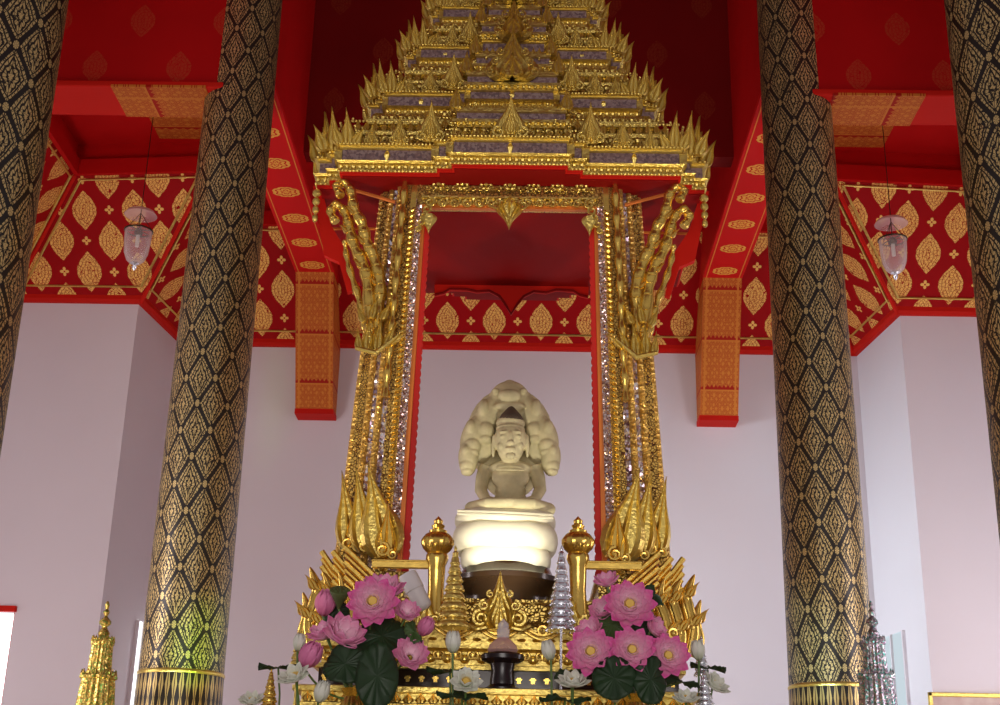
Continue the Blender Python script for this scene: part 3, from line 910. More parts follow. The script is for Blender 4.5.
for sg in (-1, 1):
    specs = [
        ([(341, 196, YB - .02), (337, 187, YB), (344, 183, YB), (351, 192, YB), (354, 208, YB), (362, 224, YB + .02), (366, 240, YB + .03), (375, 262, YB + .05), (380, 285, YB + .05), (378, 310, YB + .06), (376, 338, YB + .05)], .032, .05),
        ([(336, 222, YB + .05), (331, 212, YB + .06), (336, 205, YB + .06), (345, 212, YB + .06), (349, 226, YB + .06), (354, 245, YB + .06), (363, 264, YB + .06), (368, 285, YB + .06), (370, 320, YB + .06), (372, 338, YB + .06)], .032, .05),
        ([(345, 240, YB + .08), (346, 252, YB + .1), (350, 270, YB + .1), (357, 292, YB + .1), (362, 310, YB + .1), (366, 330, YB + .1)], .018, .03)]
    br = None
    for pts, r0, r1 in specs:
        mb, Q = nag(sg, pts, r0, r1)
        # crest leaves along the back
        for i in range(22, len(Q) - 6, 9):
            mb.leaf(.10, .06, .02, T(Q[i] + Vector((-sg * -.01, -.02, 0)), ry=sg * (.9)))
        br = mb.build('naga_bracket', 'gold_smooth', shrine, smooth=True)
    # tuft of crest leaves at the foot
    mb = MB()
    for (px, py, h_, lean_) in ((360, 350, .18, -.25), (368, 350, .24, -.1), (377, 350, .24, 0), (386, 347, .20, .25), (392, 344, .14, .7), (373, 352, .2, .0), (364, 322, .16, -.5), (372, 318, .18, .1), (382, 320, .16, .3)):
        w = W(px, py, YB - .02); mb.leaf(h_, h_ * .36, .03, T((sg * abs(w.x), w.y, w.z), ry=-sg * lean_), bend=-.3 * sg)
    w0, w1, w2 = W(356, 348, YB - .04), W(376, 353, YB - .07), W(398, 335, YB - .05)
    mb.tube([(sg * abs(w0.x), w0.y, w0.z), (sg * abs(w1.x), w1.y, w1.z), (sg * abs(w2.x), w2.y, w2.z)], [.016, .022, .008], 8)
    mb.build('crest_tuft', 'gold', shrine)
    # red stay board sloping under the eave corner
    def pp(px, py, Y): w = W(px, py, Y); return (sg * abs(w.x), w.z)
    Yr = SY - .75
    poly = [pp(313, 186, Yr), pp(321, 186, Yr), pp(331, 225, Yr), pp(346, 250, Yr), pp(352, 290, Yr), pp(347, 292, Yr), pp(339, 262, Yr), pp(324, 255, Yr)]
    if sg > 0: poly = poly[::-1]
    MB().prism(poly, Yr, Yr + .06).build('stay_board', 'red_trim', shrine)
    mb = MB()
    a, b = W(346, 182, YB), W(394, 196, YB); mb.tube([(sg * abs(a.x), a.y + .1, a.z), (sg * abs(b.x), b.y + .1, b.z)], .014, 6)
    mb.build('eave_strut', 'red_orange', shrine); mb = MB()
    a, b = W(320, 200, YB), W(385, 200, YB); mb.tube([(sg * abs(a.x), a.y + .5, a.z), (sg * abs(b.x), b.y + .5, b.z)], .012, 6)
    mb.build('eave_strut', 'red_orange', shrine)
    # small gilt corner drop under the eave
    mb = MB(); w = W(316, 205, YB + .1)
    for i in range(4): mb.ball((sg * abs(w.x), w.y, w.z + .1 - .07 * i), (.035 - .004 * i, .03, .034), 8, 5)
    mb.build('corner_drop', 'gold', shrine)

# ---- spear leaves and ribbed wings at the foot of the posts
def side_blade(sg, tip, base, w_, Y, mat='gold_fine'):
    a = W(*tip, Y); b = W(*base, Y); A = Vector((sg * abs(a.x), a.y, a.z)); B = Vector((sg * abs(b.x), b.y, b.z))
    d = A - B; L = d.length; ang = math.atan2(d.x, d.z)
    return T(B, ry=ang), L
for sg in (-1, 1):
    for i, (tip, base, w_, Y, mt) in enumerate((((368, 463), (386, 556), .30, PF - .14, 'gold'), ((356, 467), (368, 552), .22, PF - .07, 'gold'), ((342, 471), (351, 549), .19, PF + .01, 'gold'))):
        mm_, L = side_blade(sg, tip, base, w_, Y)
        mb = MB().leaf(L, w_, .05, mm_, bend=0)
        bl = mb.build('spear_leaf', mt, shrine)
        mb = MB()
        B = mm_.translation
        mb.scroll((B.x - .02, B.y - .05, B.z + .03), .05, 1.5, .015, sg, a0=PI / 2)
        mb.scroll((B.x + .05, B.y - .05, B.z + .0), .035, 1.5, .012, -sg, a0=PI / 2)
        mb.leaf(L * .55, w_ * .5, .03, T((B.x, B.y - .035, B.z)) @ Matrix.Rotation(0, 4, 'Y'))
        mb.build('leaf_scroll', 'gold_smooth', bl)
    for i, (x0, y0, x1, y1, Y) in enumerate(((345, 548, 386, 594, PF - .14), (333, 552, 360, 590, PF - .06), (322, 552, 344, 590, PF + .02))):
        mb = MB()
        a = W(x0, y0, Y); b = W(x1, y1, Y)
        nrib = 6
        for r_ in range(nrib):
            f = r_ / nrib
            p0 = W(x0, y0 + f * 44, Y); p1 = W(x1, y0 + f * 44 + (y1 - y0) * .85, Y)
            mb.tube([(sg * abs(p0.x), p0.y - .02, p0.z), (sg * abs(p1.x), p1.y - .02, p1.z)], .011 if r_ % 2 else .02, 6)
        c0 = W(x0, y0, Y); c1 = W(x1, y1, Y); c2 = W(x1, y1 + 42, Y); c3 = W(x0, y0 + 42, Y)
        poly = [(sg * abs(c.x), c.z) for c in (c0, c3, c2, c1)]
        if sg > 0: poly = poly[::-1]
        wg = mb.build('ribbed_wing', 'gold_smooth', shrine, smooth=True)
        MB().prism(poly, Y, Y + .08).build('wing_board', 'brown_red', wg)
    # curling flames below, stepping outward
    for i, (pts, Y, r0) in enumerate((
        ([(310, 567), (314, 578), (318, 592), (314, 608), (310, 624), (313, 645)], PF + .02, .045),
        ([(322, 571), (328, 582), (331, 597), (326, 613), (322, 630), (324, 650)], PF - .05, .046),
        ([(339, 572), (343, 584), (343, 600), (337, 616), (333, 634), (336, 652)], PF - .12, .046),
        ([(303, 592), (306, 604), (307, 618), (303, 632), (305, 650)], PF + .06, .035),
        ([(354, 584), (358, 596), (356, 610), (350, 624), (350, 645)], PF - .2, .042))):
        mb, Q = nag(sg, [(a, b, Y) for a, b in pts], r0, r0)
        n = len(Q); mb = MB()
        rr = [.003 + r0 * 1.25 * min(1., (k / n) * 2.2) ** .9 * (1 - .25 * k / n) for k in range(n)]
        mb.tube(Q, rr, 10, flat=.6)
        mb.tube([p + Vector((0, -rr[k] * .55, 0)) for k, p in enumerate(Q)], [q_ * .28 for q_ in rr], 6)
        for k in range(9, n - 3, 9):
            mb.leaf(.12, .07, .02, T(Q[k] + Vector((-sg * rr[k] * -.4, -.02, 0)), ry=sg * .45), bend=.4 * sg)
            mb.scroll((Q[k].x, Q[k].y - rr[k] * .7, Q[k].z - .02), .02, 1.3, .007, sg, a0=PI / 2)
        mb.build('curling_flame', 'gold_smooth', shrine, smooth=True)

# ------------------------------------------------------------------ stepped altar
altar = thing('gilded_altar', 'stepped gilded altar base carved with scrolls under the stone statue', 'altar', (0, SY, 0))
def ztier(y): return Z_(y, 8.75, 510)
z = {y: ztier(y) for y in (592, 600, 612, 628, 636, 646, 652, 672, 677, 690, 696, 705)}
def tier(mb, hx, yf, prof):
    """rectangular moulded tier: half width hx, front plane yf"""
    stepped = []
    yb = 2 * SY - yf; vs = []
    for off, zz in prof:
        vs += [(-hx - off, yf - off, zz), (hx + off, yf - off, zz), (hx + off, yb + off, zz), (-hx - off, yb + off, zz)]
    fs = []; n = 4
    for j in range(len(prof) - 1):
        for i in range(4):
            i2 = (i + 1) % 4; fs.append((j * n + i, j * n + i2, (j + 1) * n + i2, (j + 1) * n + i))
    fs.append((3, 2, 1, 0)); fs.append(tuple((len(prof) - 1) * n + i for i in range(n)))
    mb.add(vs, fs)
mb = MB()
ZU = Z_(600, 9.0, 510)
tier(mb, .98, 9.0, [(0, 2.6), (0, z[612] - .05), (.04, z[612] - .03), (.04, z[612]), (0, z[612] + .01), (0, ZU - .03), (.03, ZU - .02), (.03, ZU), (-.1, ZU + .002)])
for sg in (-1, 1):
    x0, x1 = sorted((sg * .66, sg * 1.12)); mb.box(x0, x1, 9.16, 2 * SY - 9.16, 2.6, ZP0); mb.box(x0 - .02, x1 + .02, 9.13, 2 * SY - 9.13, ZP0 - .04, ZP0)
mb.build('upper_tier', 'gold_carved', altar)
mb = MB()
tier(mb, 1.14, 8.8, [(0, z[672]), (.05, z[672] + .01), (.05, z[672] + .035), (0, z[672] + .045), (0, z[652]), (.03, z[652]), (.06, z[646] - .02), (.06, z[646] + .012), (.0, z[646] + .02), (0, z[628]), (-.05, z[628] + .01)])
mb.build('middle_tier', 'gold', altar)
mb = MB()
tier(mb, 1.14, 8.72, [(0, z[690] - .01), (0, z[672] + .0), (-.05, z[672] + .0)])
mb.build('dark_band', 'brown_lacquer', altar)
mb = MB()
zl = {y: Z_(y, 8.35, 510) for y in (690, 696, 705)}
z_keep = dict(z); z.update(zl)
tier(mb, 1.18, 8.35, [(0, 1.95), (0, z[705] - .04), (.04, z[705] - .03), (.04, z[705] - .01), (0, z[705]), (0, z[696]), (.05, z[690] - .03), (.05, z[690]), (0, z[690] + .01), (-.1, z[690] + .01)])
mb.build('lower_tier', 'gold', altar)
mb = MB(); tier(mb, 1.85, 7.75, [(.1, 0), (.1, .2), (0, .25), (0, 1.9), (.06, 1.95), (.06, 2.05), (-.05, 2.05)]); mb.build('altar_base', 'gold_carved', altar)
# carved details on the front face
mb = MB()
for j in range(31):
    x = -1.14 + 2.28 * j / 30
    mb.leaf(.062, .07, .016, T((x, 8.35 - .012, z[705] + .0)))
    mb.ball((x, 8.35 - .04, z[690] - .014), .012, 6, 4)
for j in range(21):
    x = -1.1 + 2.2 * j / 20
    mb.ball((x, 8.79, (z[646] + z[672]) / 2), (.035, .02, .03), 8, 5)
    mb.scroll((x + .045, 8.79, (z[646] + z[672]) / 2 + .02), .028, 1.4, .009, 1, a0=PI / 2)
    mb.scroll((x - .045, 8.79, (z[646] + z[672]) / 2 + .02), .028, 1.4, .009, -1, a0=PI / 2)
for j in range(8):   # swagged scroll cresting
    x = -.98 + 1.96 * j / 7; w_ = .28
    pts = [(x - w_ / 2 + w_ * k / 10, 8.78, z[636] + .01 + .07 * (1 - abs(2 * (k / 10) - 1)) ** 1.6) for k in range(11)]
    mb.tube(pts, .011, 6); mb.tube([(a, b - .01, c - .03) for a, b, c in pts], .008, 6)
    mb.scroll((x - w_ / 2, 8.78, z[636] + .045), .035, 1.4, .012, 1, a0=-PI / 2); mb.scroll((x + w_ / 2, 8.78, z[636] + .045), .035, 1.4, .012, -1, a0=-PI / 2)
for j in range(24):
    x = -1.1 + 2.2 * j / 23; mb.ball((x, 8.8, z[636] - .02), (.03, .014, .012), 6, 4)
mb.build('carving', 'gold_smooth', altar, smooth=True)
mb = MB()
z.update(z_keep)
for j in range(26):
    if abs(j - 12.5) < 1.5: continue
    x = -1.1 + 2.2 * j / 25
    mb.box(x - .012, x + .012, 8.71, 8.73, z[690] + .035, z[672] - .04); mb.box(x - .02, x + .02, 8.712, 8.73, z[690] + .055, z[690] + .065)
mb.build('band_inlay', 'gold_smooth', altar)
# gilt leaf crest standing front and centre with volutes
cz = Z_(630, 8.7, 507); ct = Z_(571, 8.7, 507)
mb = MB()
H = ct - cz
mb.leaf(H, .26, .05, T((0, 8.72, cz))); mb.leaf(H * .74, .17, .05, T((0, 8.69, cz))); mb.leaf(H * .5, .09, .04, T((0, 8.66, cz)))
for sg in (-1, 1):
    mb.scroll((sg * .12, 8.70, cz + .07), .055, 1.6, .017, -sg, a0=PI / 2)
    mb.scroll((sg * .10, 8.68, cz + .15), .035, 1.5, .012, -sg, a0=PI / 2)
    mb.scroll((sg * .06, 8.67, cz + .22), .025, 1.4, .009, -sg, a0=PI / 2)
    mb.tube([(sg * .05, 8.70, cz + .02), (sg * .14, 8.70, cz + .0), (sg * .2, 8.72, cz + .03)], .014, 6)
mb.build('leaf_crest', 'gold', altar)
for sg in (-1, 1):
    for (dx, hh) in ((.47, .22), (.62, .16)):
        mb = MB().leaf(hh, .16, .04, T((sg * dx, 8.76, cz)))
        mb.scroll((sg * dx - .06, 8.72, cz + .06), .045, 1.5, .014, 1, a0=PI / 2); mb.scroll((sg * dx + .06, 8.72, cz + .06), .045, 1.5, .014, -1, a0=PI / 2)
        mb.build('leaf_crest', 'gold', altar)

# balusters with bulbous finials and side rails
for sg, lb in ((-1, 'gilded baluster post with ribbed bulb top left of the statue'), (1, 'gilded baluster post with ribbed bulb top right of the statue')):
    w = W(437 if sg < 0 else 578, 560, 8.85); x = w.x
    zz = lambda y: Z_(y, 8.85, 437 if sg < 0 else 578)
    t = thing('baluster_post', lb, 'post', (x, 8.85, z[628]), 0, 'gilded baluster posts')
    P = lambda r, y: (r, zz(y) - z[628])
    MB().lathe([(.075, 0), (.078, .06), P(.06, 612), P(.052, 590), P(.058, 566), P(.075, 560), P(.072, 555), P(.058, 553)], 24).build('shaft', 'gold_smooth', t, smooth=True, local=True)
    MB().lathe([P(.055, 554), P(.085, 549), P(.098, 544), P(.098, 540), P(.075, 535), P(.055, 533)], 48, lobes=16, amp=.12).build('ribbed_bulb', 'gold_smooth', t, smooth=True, local=True)
    MB().lathe([P(.055, 534), P(.06, 531), P(.035, 529), P(.045, 526), P(.028, 524), P(.032, 521), P(.012, 518), P(0, 516)], 20).build('finial', 'gold_smooth', t, smooth=True, local=True)
    a = W(374 if sg < 0 else 640, 566, 8.98)
    x0, x1 = sorted((x + sg * .05 - x, a.x - x))
    m = MB(); zr = zz(566) - z[628]
    m.box(x0, x1, -.02, .02, zr - .02, zr + .025); m.box(x0, x1, -.026, .012, zr + .02, zr + .034); m.build('rail', 'gold_smooth', t, local=True, bevel=.004)

# ------------------------------------------------------------------ the stone statue
STY = 10.3
def S(px, py, Y=STY): return W(px, py, Y)
sx0 = S(507, 560).x; sz0 = S(507, 562).z
statue = thing('naga_buddha_statue', 'weathered stone statue meditating under a many-headed serpent hood on glowing coils', 'statue', (sx0, STY, sz0))
U = 10.45 / 1350          # metres per photo pixel near the statue
def remesh(o, vox, smooth=4, fac=.5):
    r = o.modifiers.new('fuse', 'REMESH'); r.mode = 'VOXEL'; r.voxel_size = vox; r.use_smooth_shade = True
    if smooth:
        s_ = o.modifiers.new('soften', 'SMOOTH'); s_.factor = fac; s_.iterations = smooth
def zpx(py): return S(510, py).z
def zf(py): return W(510, py, STY - .35).z
def B(mb, px, py, rx, rz, ry=None, dy=0., rot=None):
    """ellipsoid at a photo point, radii in photo pixels"""
    c = W(px, py, STY + dy); k = U / .95
    ry = rx if ry is None else ry
    mb.ball((0, 0, 0), (rx * U, ry * U, rz * k), 20, 14, T(c, ry=rot or 0))
# figure: one continuous body
f = MB()
B(f, 510.5, 440, 16.5, 19, 17, -.10)          # head
B(f, 510.5, 450, 13, 12, 14, -.115)           # jaw
B(f, 510.5, 424, 15, 9, 15, -.08)             # hair cap
B(f, 511, 416, 8, 8, 8, -.06); B(f, 511.5, 409, 4, 5, 4, -.05)   # crown bump
B(f, 510.5, 437, 2.2, 6, 3, -.225); B(f, 510.5, 442.5, 3.4, 2.2, 3, -.232)   # nose
B(f, 510.5, 448.5, 5.5, 1.3, 2.5, -.222); B(f, 510.5, 450.5, 4.5, 1.3, 2.5, -.218)  # lips
B(f, 510.5, 456, 5, 3.6, 4, -.20)             # chin
for s_ in (-1, 1):
    B(f, 510.5 + s_ * 6.5, 436.5, 4.4, 1.7, 2.5, -.208)     # closed lids
    B(f, 510.5 + s_ * 6.5, 431.8, 5.2, 1.2, 2.6, -.212, rot=s_ * .12)   # brows
    B(f, 510.5 + s_ * 9, 446, 4, 4, 4, -.175)               # cheeks
    B(f, 510.5 + s_ * 17, 446, 2.1, 12, 3.5, -.10)          # long ears
B(f, 510.5, 429, 15.2, 3, 15.2, -.095)
B(f, 510.5, 460, 9.5, 8, 9, -.06)             # neck
B(f, 510.5, 469, 23, 8.5, 12, -.03)           # shoulders
B(f, 510.5, 478, 19.5, 13, 12.5, -.05)        # chest
B(f, 510.5, 492, 15.5, 13, 11.5, -.04)        # waist
B(f, 510.5, 501, 18, 9, 13, -.02)
for s_ in (-1, 1):
    c = [S(510.5 + s_ * 24, 467, STY), S(510.5 + s_ * 27.5, 478, STY), S(510.5 + s_ * 29.5, 490, STY), S(510.5 + s_ * 24, 500, STY), S(510.5 + s_ * 12, 503.5, STY), S(510.5 + s_ * 3, 504, STY)]
    dy = [0, -.01, -.04, -.12, -.22, -.26]
    f.tube([Vector((p.x, STY + d, p.z + d * .25)) for p, d in zip(c, dy)], [.062, .058, .05, .042, .035, .025], 14)
    # crossed legs
    L = [S(510.5 + s_ * 12, 505, STY), S(510.5 + s_ * 30, 506, STY), S(510.5 + s_ * 38, 507.5, STY), S(510.5 + s_ * 22, 508, STY), S(510.5 - s_ * 4, 507, STY)]
    dy = [-.02, -.10, -.20, -.33, -.36]
    f.tube([Vector((p.x, STY + d, zf(506) + .012 + .012 * (d < -.3))) for p, d in zip(L, dy)], [.06, .06, .055, .045, .04], 14)
B(f, 510.5, 507, 22, 12, 14, -.02)
fig = f.build('figure', 'stone', statue)
remesh(fig, .0075, 2, .4)
m = MB()   # carved necklace line
pts = []
for k in range(13):
    a = -PI * .85 + PI * .7 * k / 12
    pts.append((S(510.5, 468).x + math.cos(a) * .12, STY - .085 + math.sin(a) * .085, W(510, 468, STY - .15).z - .02 * -math.sin(a)))
m.tube(pts, .007, 6); m.build('necklace', 'stone', statue, smooth=True)
# serpent hood: seven heads fanning behind
h = MB()
B(h, 509.5, 436, 46, 51, 7, .19)
B(h, 509.5, 450, 44, 30, 8, .18)
B(h, 510, 470, 30, 30, 9, .10)
lobes = [(509.5, 404, 23, 24, 12, .02, 0), (486, 419, 13, 27, 12, .02, .42), (534, 419, 13, 27, 12, .02, -.42),
         (473, 436, 12, 22, 12, .0, .30), (546, 436, 12, 22, 12, .0, -.30), (468, 458, 10, 18, 12, -.02, -.05), (551, 458, 10, 18, 12, -.02, .05),
         (484, 446, 12, 18, 10, .05, .3), (535, 446, 12, 18, 10, .05, -.3)]
for i, (px, py, rx, rz, ry, dy, rt) in enumerate(lobes):
    B(h, px, py, rx, rz, ry, dy, rot=rt)
    if 0 < i < 7:       # drooping snout with jaw and eye
        sg = -1 if px < 510 else 1
        B(h, px + sg * 1, py + rz * .45, rx * .78, rz * .40, rx * .85, dy - .03); B(h, px + sg * 1, py + rz * .78, rx * .62, rz * .2, rx * .75, dy - .035)
        B(h, px + sg * 2, py - rz * .35, rx * .5, rz * .4, rx * .8, dy - .04)
    elif i == 0:
        B(h, 509.5, 396, 12, 7, 8, dy - .09); B(h, 509.5, 407, 17, 6, 8, dy - .07); B(h, 509.5, 385, 7, 5, 8, .04)
        for q in (-1, 1): B(h, 509.5 + q * 14, 391, 3.5, 3, 4, dy - .07)
hd = h.build('serpent_hood', 'stone', statue)
remesh(hd, .008, 0)
m = MB(); m.lathe([(13.2 * U, -.05), (13.5 * U, -.02), (10.5 * U, .02), (5 * U, .07), (0, .115)], 20, T(W(511, 418, STY - .09)))
m.build('hair_knot', 'stone_dark', statue, smooth=True)
# coils
def coil(name, y0, y1, x0, x1, dep):
    zt_, zb_ = zf(y0), zf(y1); hx = (x1 - x0) / 2 * U; cx = S((x0 + x1) / 2, (y0 + y1) / 2).x; hz = (zt_ - zb_) / 2
    m = MB(); n = 64; ring = []; vs = []; K = 12
    for k in range(n):
        a = 2 * PI * k / n
        ca, sa = math.cos(a), math.sin(a); e = 2.0 / 3.2
        X = hx * abs(ca) ** e * (1 if ca > 0 else -1); Yy = dep * abs(sa) ** e * (1 if sa > 0 else -1)
        for j in range(K):
            b = -PI / 2 + PI * j / (K - 1)
            rr_ = 1 - .17 * (1 - math.cos(b)) 
            vs.append((cx + X * rr_, STY + .0 + Yy * rr_, (zt_ + zb_) / 2 + hz * 1.04 * math.sin(b) + .004 * math.sin(a * 9)))
    fs = []
    for k in range(n):
        k2 = (k + 1) % n
        for j in range(K - 1): fs.append((k * K + j, k2 * K + j, k2 * K + j + 1, k * K + j + 1))
    fs.append(tuple(k * K for k in range(n))[::-1]); fs.append(tuple(k * K + K - 1 for k in range(n)))
    m.add(vs, fs); return m.build(name, 'stone_coil', statue, smooth=True)
coil('coil', 506, 521, 455, 556, .37)
coil('coil', 520, 545, 453, 558, .39)
coil('coil', 543, 562, 461, 551, .34)
m = MB(); c = S(506, 513)   # overlapping tail lines on the top coil
for q in (0, 1):
    pts = [(c.x - .36 + .72 * k / 12, STY - .36 - .02 * math.sin(PI * k / 12), zf(512 + q * 3) - .02 * (k / 12)) for k in range(13)]
    m.tube(pts, .010, 6)
m.build('tail_ridge', 'stone_coil', statue, smooth=True)
# pedestal under the coils
ped = thing('statue_pedestal', 'dark polished round pedestal below the glowing stone coils', 'pedestal', (sx0, STY, ZU))
pz = zf(560) - ZU
MB().lathe([(.40, 0.0), (.42, .02), (.42, .05), (.36, .07), (.34, pz * .45), (.37, pz * .62), (.43, pz * .72), (.43, pz * .8), (.36, pz * .86), (.33, pz)], 48).build('pedestal_drum', 'brown_lacquer', ped, smooth=True, local=True)
m = MB()
for k in range(20):
    a = 2 * PI * k / 20; m.leaf(.10, .09, .02, T((.42 * math.cos(a), .42 * math.sin(a), 0.05), a + PI / 2))
m.build('petal_ring', 'gold', ped, local=True)

# ------------------------------------------------------------------ tiered umbrella spires and other offerings
def tiered(name, px, ytop, ybot, wbot, wtop, n, Y, mat, label, cat, pole_to=None, ringed=True, group=None, square=False):
    b = W(px, ybot, Y); tp = W(px, ytop, Y); k = (Y * .938 + (b.z - 1.5) * .345) / 1350
    zb = pole_to if pole_to is not None else b.z - .02
    t = thing(name, label, cat, (b.x, Y, zb), 0, group)
    H = tp.z - b.z; z0 = b.z - zb
    for i in range(n):
        f = i / n; r = (wbot * (1 - f) + wtop * f) / 2 * k; z_ = z0 + H * .88 * f; hh = H * .88 / n
        m = MB().lathe([(r * .9, z_), (r * 1.04, z_ + hh * .05), (r * 1.04, z_ + hh * .2), (r * .93, z_ + hh * .26), (r * .90, z_ + hh * .5), (r * .84, z_ + hh * .62), (r * .74, z_ + hh * .66), (r * .70, z_ + hh * .99)], 28, sq=None, lobes=14, amp=.05)
        nb = 14
        for q in range(nb):
            a = 2 * PI * q / nb; m.ball((r * math.cos(a), r * math.sin(a), z_ + hh * .03), hh * .13, 6, 4)
        m.build('tier', mat, t, smooth=True, local=True)
    r = wtop / 2 * k
    MB().lathe([(r, z0 + H * .88), (r * 1.3, z0 + H * .9), (r * .5, z0 + H * .93), (r * .7, z0 + H * .95), (0, z0 + H)], 14).build('finial', mat, t, smooth=True, local=True)
    MB().lathe([(.035, 0), (.035, .015), (.009, .03), (.007, z0 + H * .9)], 10).build('pole', mat, t, smooth=True, local=True)
    return t
LEDGE = 2.05
tiered('tiered_umbrella', 561, 545, 631, 30, 5, 9, 8.35, 'silver', 'large silver nine-tiered ceremonial umbrella on a thin pole right of the statue', 'ceremonial umbrella', LEDGE)
tiered('tiered_umbrella', 702, 635, 676, 15, 3, 6, 8.2, 'silver', 'small silver tiered umbrella at the right end of the altar, behind the other', 'ceremonial umbrella', LEDGE)
tiered('tiered_umbrella', 705.5, 670, 716, 22, 4, 7, 8.0, 'silver', 'silver tiered umbrella cut off by the bottom edge at the right end', 'ceremonial umbrella', LEDGE)
tiered('tiered_umbrella', 268, 668, 716, 20, 3, 6, 8.0, 'gold_smooth', 'small gold and silver tiered umbrella at the lower left below the thin leaf', 'ceremonial umbrella', LEDGE)
tiered('tiered_umbrella', 297, 626, 672, 17, 3, 6, 8.3, 'gold', 'small golden tiered umbrella beside the lowest pink bud on the left', 'ceremonial umbrella', LEDGE)
tiered('miniature_stupa', 453, 545, 628, 33, 5, 8, 8.45, 'gold', 'golden ringed miniature stupa left of the leaf crest before the statue', 'stupa', LEDGE)

def big_spire(px, Y, mat, label, dx=0):
    zz = lambda y: Z_(y, Y, px)
    b = W(px, 690, Y); k = (Y * .938 + .5) / 1350
    t = thing('jewelled_spire', label, 'ornament', (b.x, Y, 0), 0, 'jewelled spires beside the columns')
    r = lambda w: w / 2 * k
    prof = [(r(2), zz(601)), (r(5), zz(605)), (r(3), zz(609)), (r(7), zz(612)), (r(3), zz(616)), (r(6), zz(618)), (r(12), zz(621)), (r(12), zz(624)), (r(5), zz(627)), (r(8), zz(630)), (r(12), zz(633)), (r(10), zz(637)), (r(7), zz(640)), (r(9), zz(643))][::-1]
    MB().lathe(prof, 20).build('finial', mat, t, smooth=True, local=True)
    for (y0, y1, w0, w1) in ((642, 676, 19, 22), (676, 716, 30, 36)):
        m = MB().lathe([(r(w1), zz(y1)), (r(w0) * 1.0, zz(y0) - .03), (r(w0) * 1.12, zz(y0) - .02), (r(w0) * 1.12, zz(y0)), (r(w0) * .5, zz(y0) + .02)], 40, lobes=20, amp=.10, sq=None)
        n = 16
        for q in range(n):
            a = 2 * PI * q / n; m.leaf(.05, .04, .012, T((r(w0) * 1.1 * math.cos(a), r(w0) * 1.1 * math.sin(a), zz(y0)), a + PI / 2))
        m.build('fluted_tier', mat, t, local=True)
    MB().lathe([(.25, 0), (.25, .1), (.18, .15), (.16, 1.0), (.22, 1.9), (r(38), zz(716))], 24).build('stand', mat, t, smooth=True, local=True)
big_spire(97, 11.3, 'jewel_gold', 'jewelled gold tiered spire standing left of the lit column')
big_spire(877, 11.3, 'jewel_silver', 'violet grey jewelled tiered spire half hidden at the right column')

# bottle on a black stand
Yb = 8.48; ZL = zl[690] + .01; c = W(502, 690, Yb); zs = lambda y: Z_(y, Yb, 502) - ZL
t = thing('offering_stand', 'black turned wooden stand with a flat round top before the leaf crest', 'stand', (c.x, Yb, ZL))
k = 8.15 / 1350
MB().lathe([(18 * k, 0), (18 * k, .012), (15 * k, .02), (12.5 * k, .035), (12.5 * k, zs(680)), (11 * k, zs(672)), (13 * k, zs(664)), (19 * k, zs(662)), (22 * k, zs(660)), (22.5 * k, zs(656)), (21 * k, zs(654.5)), (5 * k, zs(655))], 40).build('stand_body', 'black_lacquer', t, smooth=True, local=True)
zb_ = Z_(653.5, Yb, 502)
t = thing('glass_decanter', 'clear pinkish glass decanter with tall stopper standing on the black stand', 'decanter', (c.x, Yb, zb_))
MB().lathe([(.001, .004), (14 * k, .004), (16 * k, .02), (14 * k, .05), (8 * k, .085), (5 * k, .1), (4.4 * k, .10), (7 * k, .082), (13 * k, .05), (15 * k, .02), (13 * k, .01), (.001, .01)], 32).build('bottle', 'glass_pink', t, smooth=True, local=True)
MB().lathe([(5.6 * k, .09), (6.4 * k, .105), (6.4 * k, .15), (5.2 * k, .155), (5.8 * k, .165), (5.2 * k, .185), (2.5 * k, .2), (.001, .215)], 12).build('stopper', 'crystal', t, local=True)

# white spotlight tube beside the left post
a, b = W(407, 574, 8.75), W(423, 606, 8.75)
t = thing('spotlight', 'white tilted cylindrical spotlight behind the pink lotuses left of the post', 'spotlight', b)
d = (a - b); L = d.length
q = d.to_track_quat('Z', 'Y').to_matrix().to_4x4()
MB().lathe([(.03, -.03), (.05, -.015), (.058, .0), (.058, L * .48), (.064, L * .5), (.064, L * .9), (.058, L), (.045, L), (.045, L * .9), (0, L * .9)], 24, q).build('lamp_tube', 'white_plastic', t, smooth=True, local=True)
MB().tube([(0, .02, .02), (0, .04, -.1), (0, .04, z[628] - b.z)], .012, 8).build('lamp_bracket', 'dark_metal', t, smooth=True, local=True)

# ------------------------------------------------------------------ flowers
def petal(mb, L, w, cup, mat4):
    n, kk = 7, 5; vs = []
    for i in range(n):
        f = i / (n - 1); hw = w * math.sin(PI * min(.97, f * .86 + .12)) ** .8 * (1 if f < .85 else (1 - (f - .85) * 3.5))
        for j in range(kk):
            g_ = (j / (kk - 1) - .5) * 2
            vs.append((g_ * hw, -cup * L * math.sin(f * PI * .62) + abs(g_) ** 2 * hw * -.35 * -1, f * L))
    fs = [(i * kk + j, i * kk + j + 1, (i + 1) * kk + j + 1, (i + 1) * kk + j) for i in range(n - 1) for j in range(kk - 1)]
    mb.add(vs, fs, mat4)
def open_lotus_mesh(Rf=.12, rings=((.10, 6, .50), (.30, 8, .72), (.52, 9, .9), (.78, 10, 1.04), (1.08, 11, 1.12))):
    mb = MB()
    for i, (tilt, n, s_) in enumerate(rings):
        for k in range(n):
            a = 2 * PI * (k + .5 * (i % 2)) / n + random.uniform(-.08, .08)
            tt = tilt + random.uniform(-.14, .14)
            m4 = Matrix.Rotation(a, 4, 'Z') @ Matrix.Translation((0, -.02, 0)) @ Matrix.Rotation(tt, 4, 'X')
            petal(mb, Rf * s_, Rf * .31 * s_ + .006, .24, m4)
    return mb
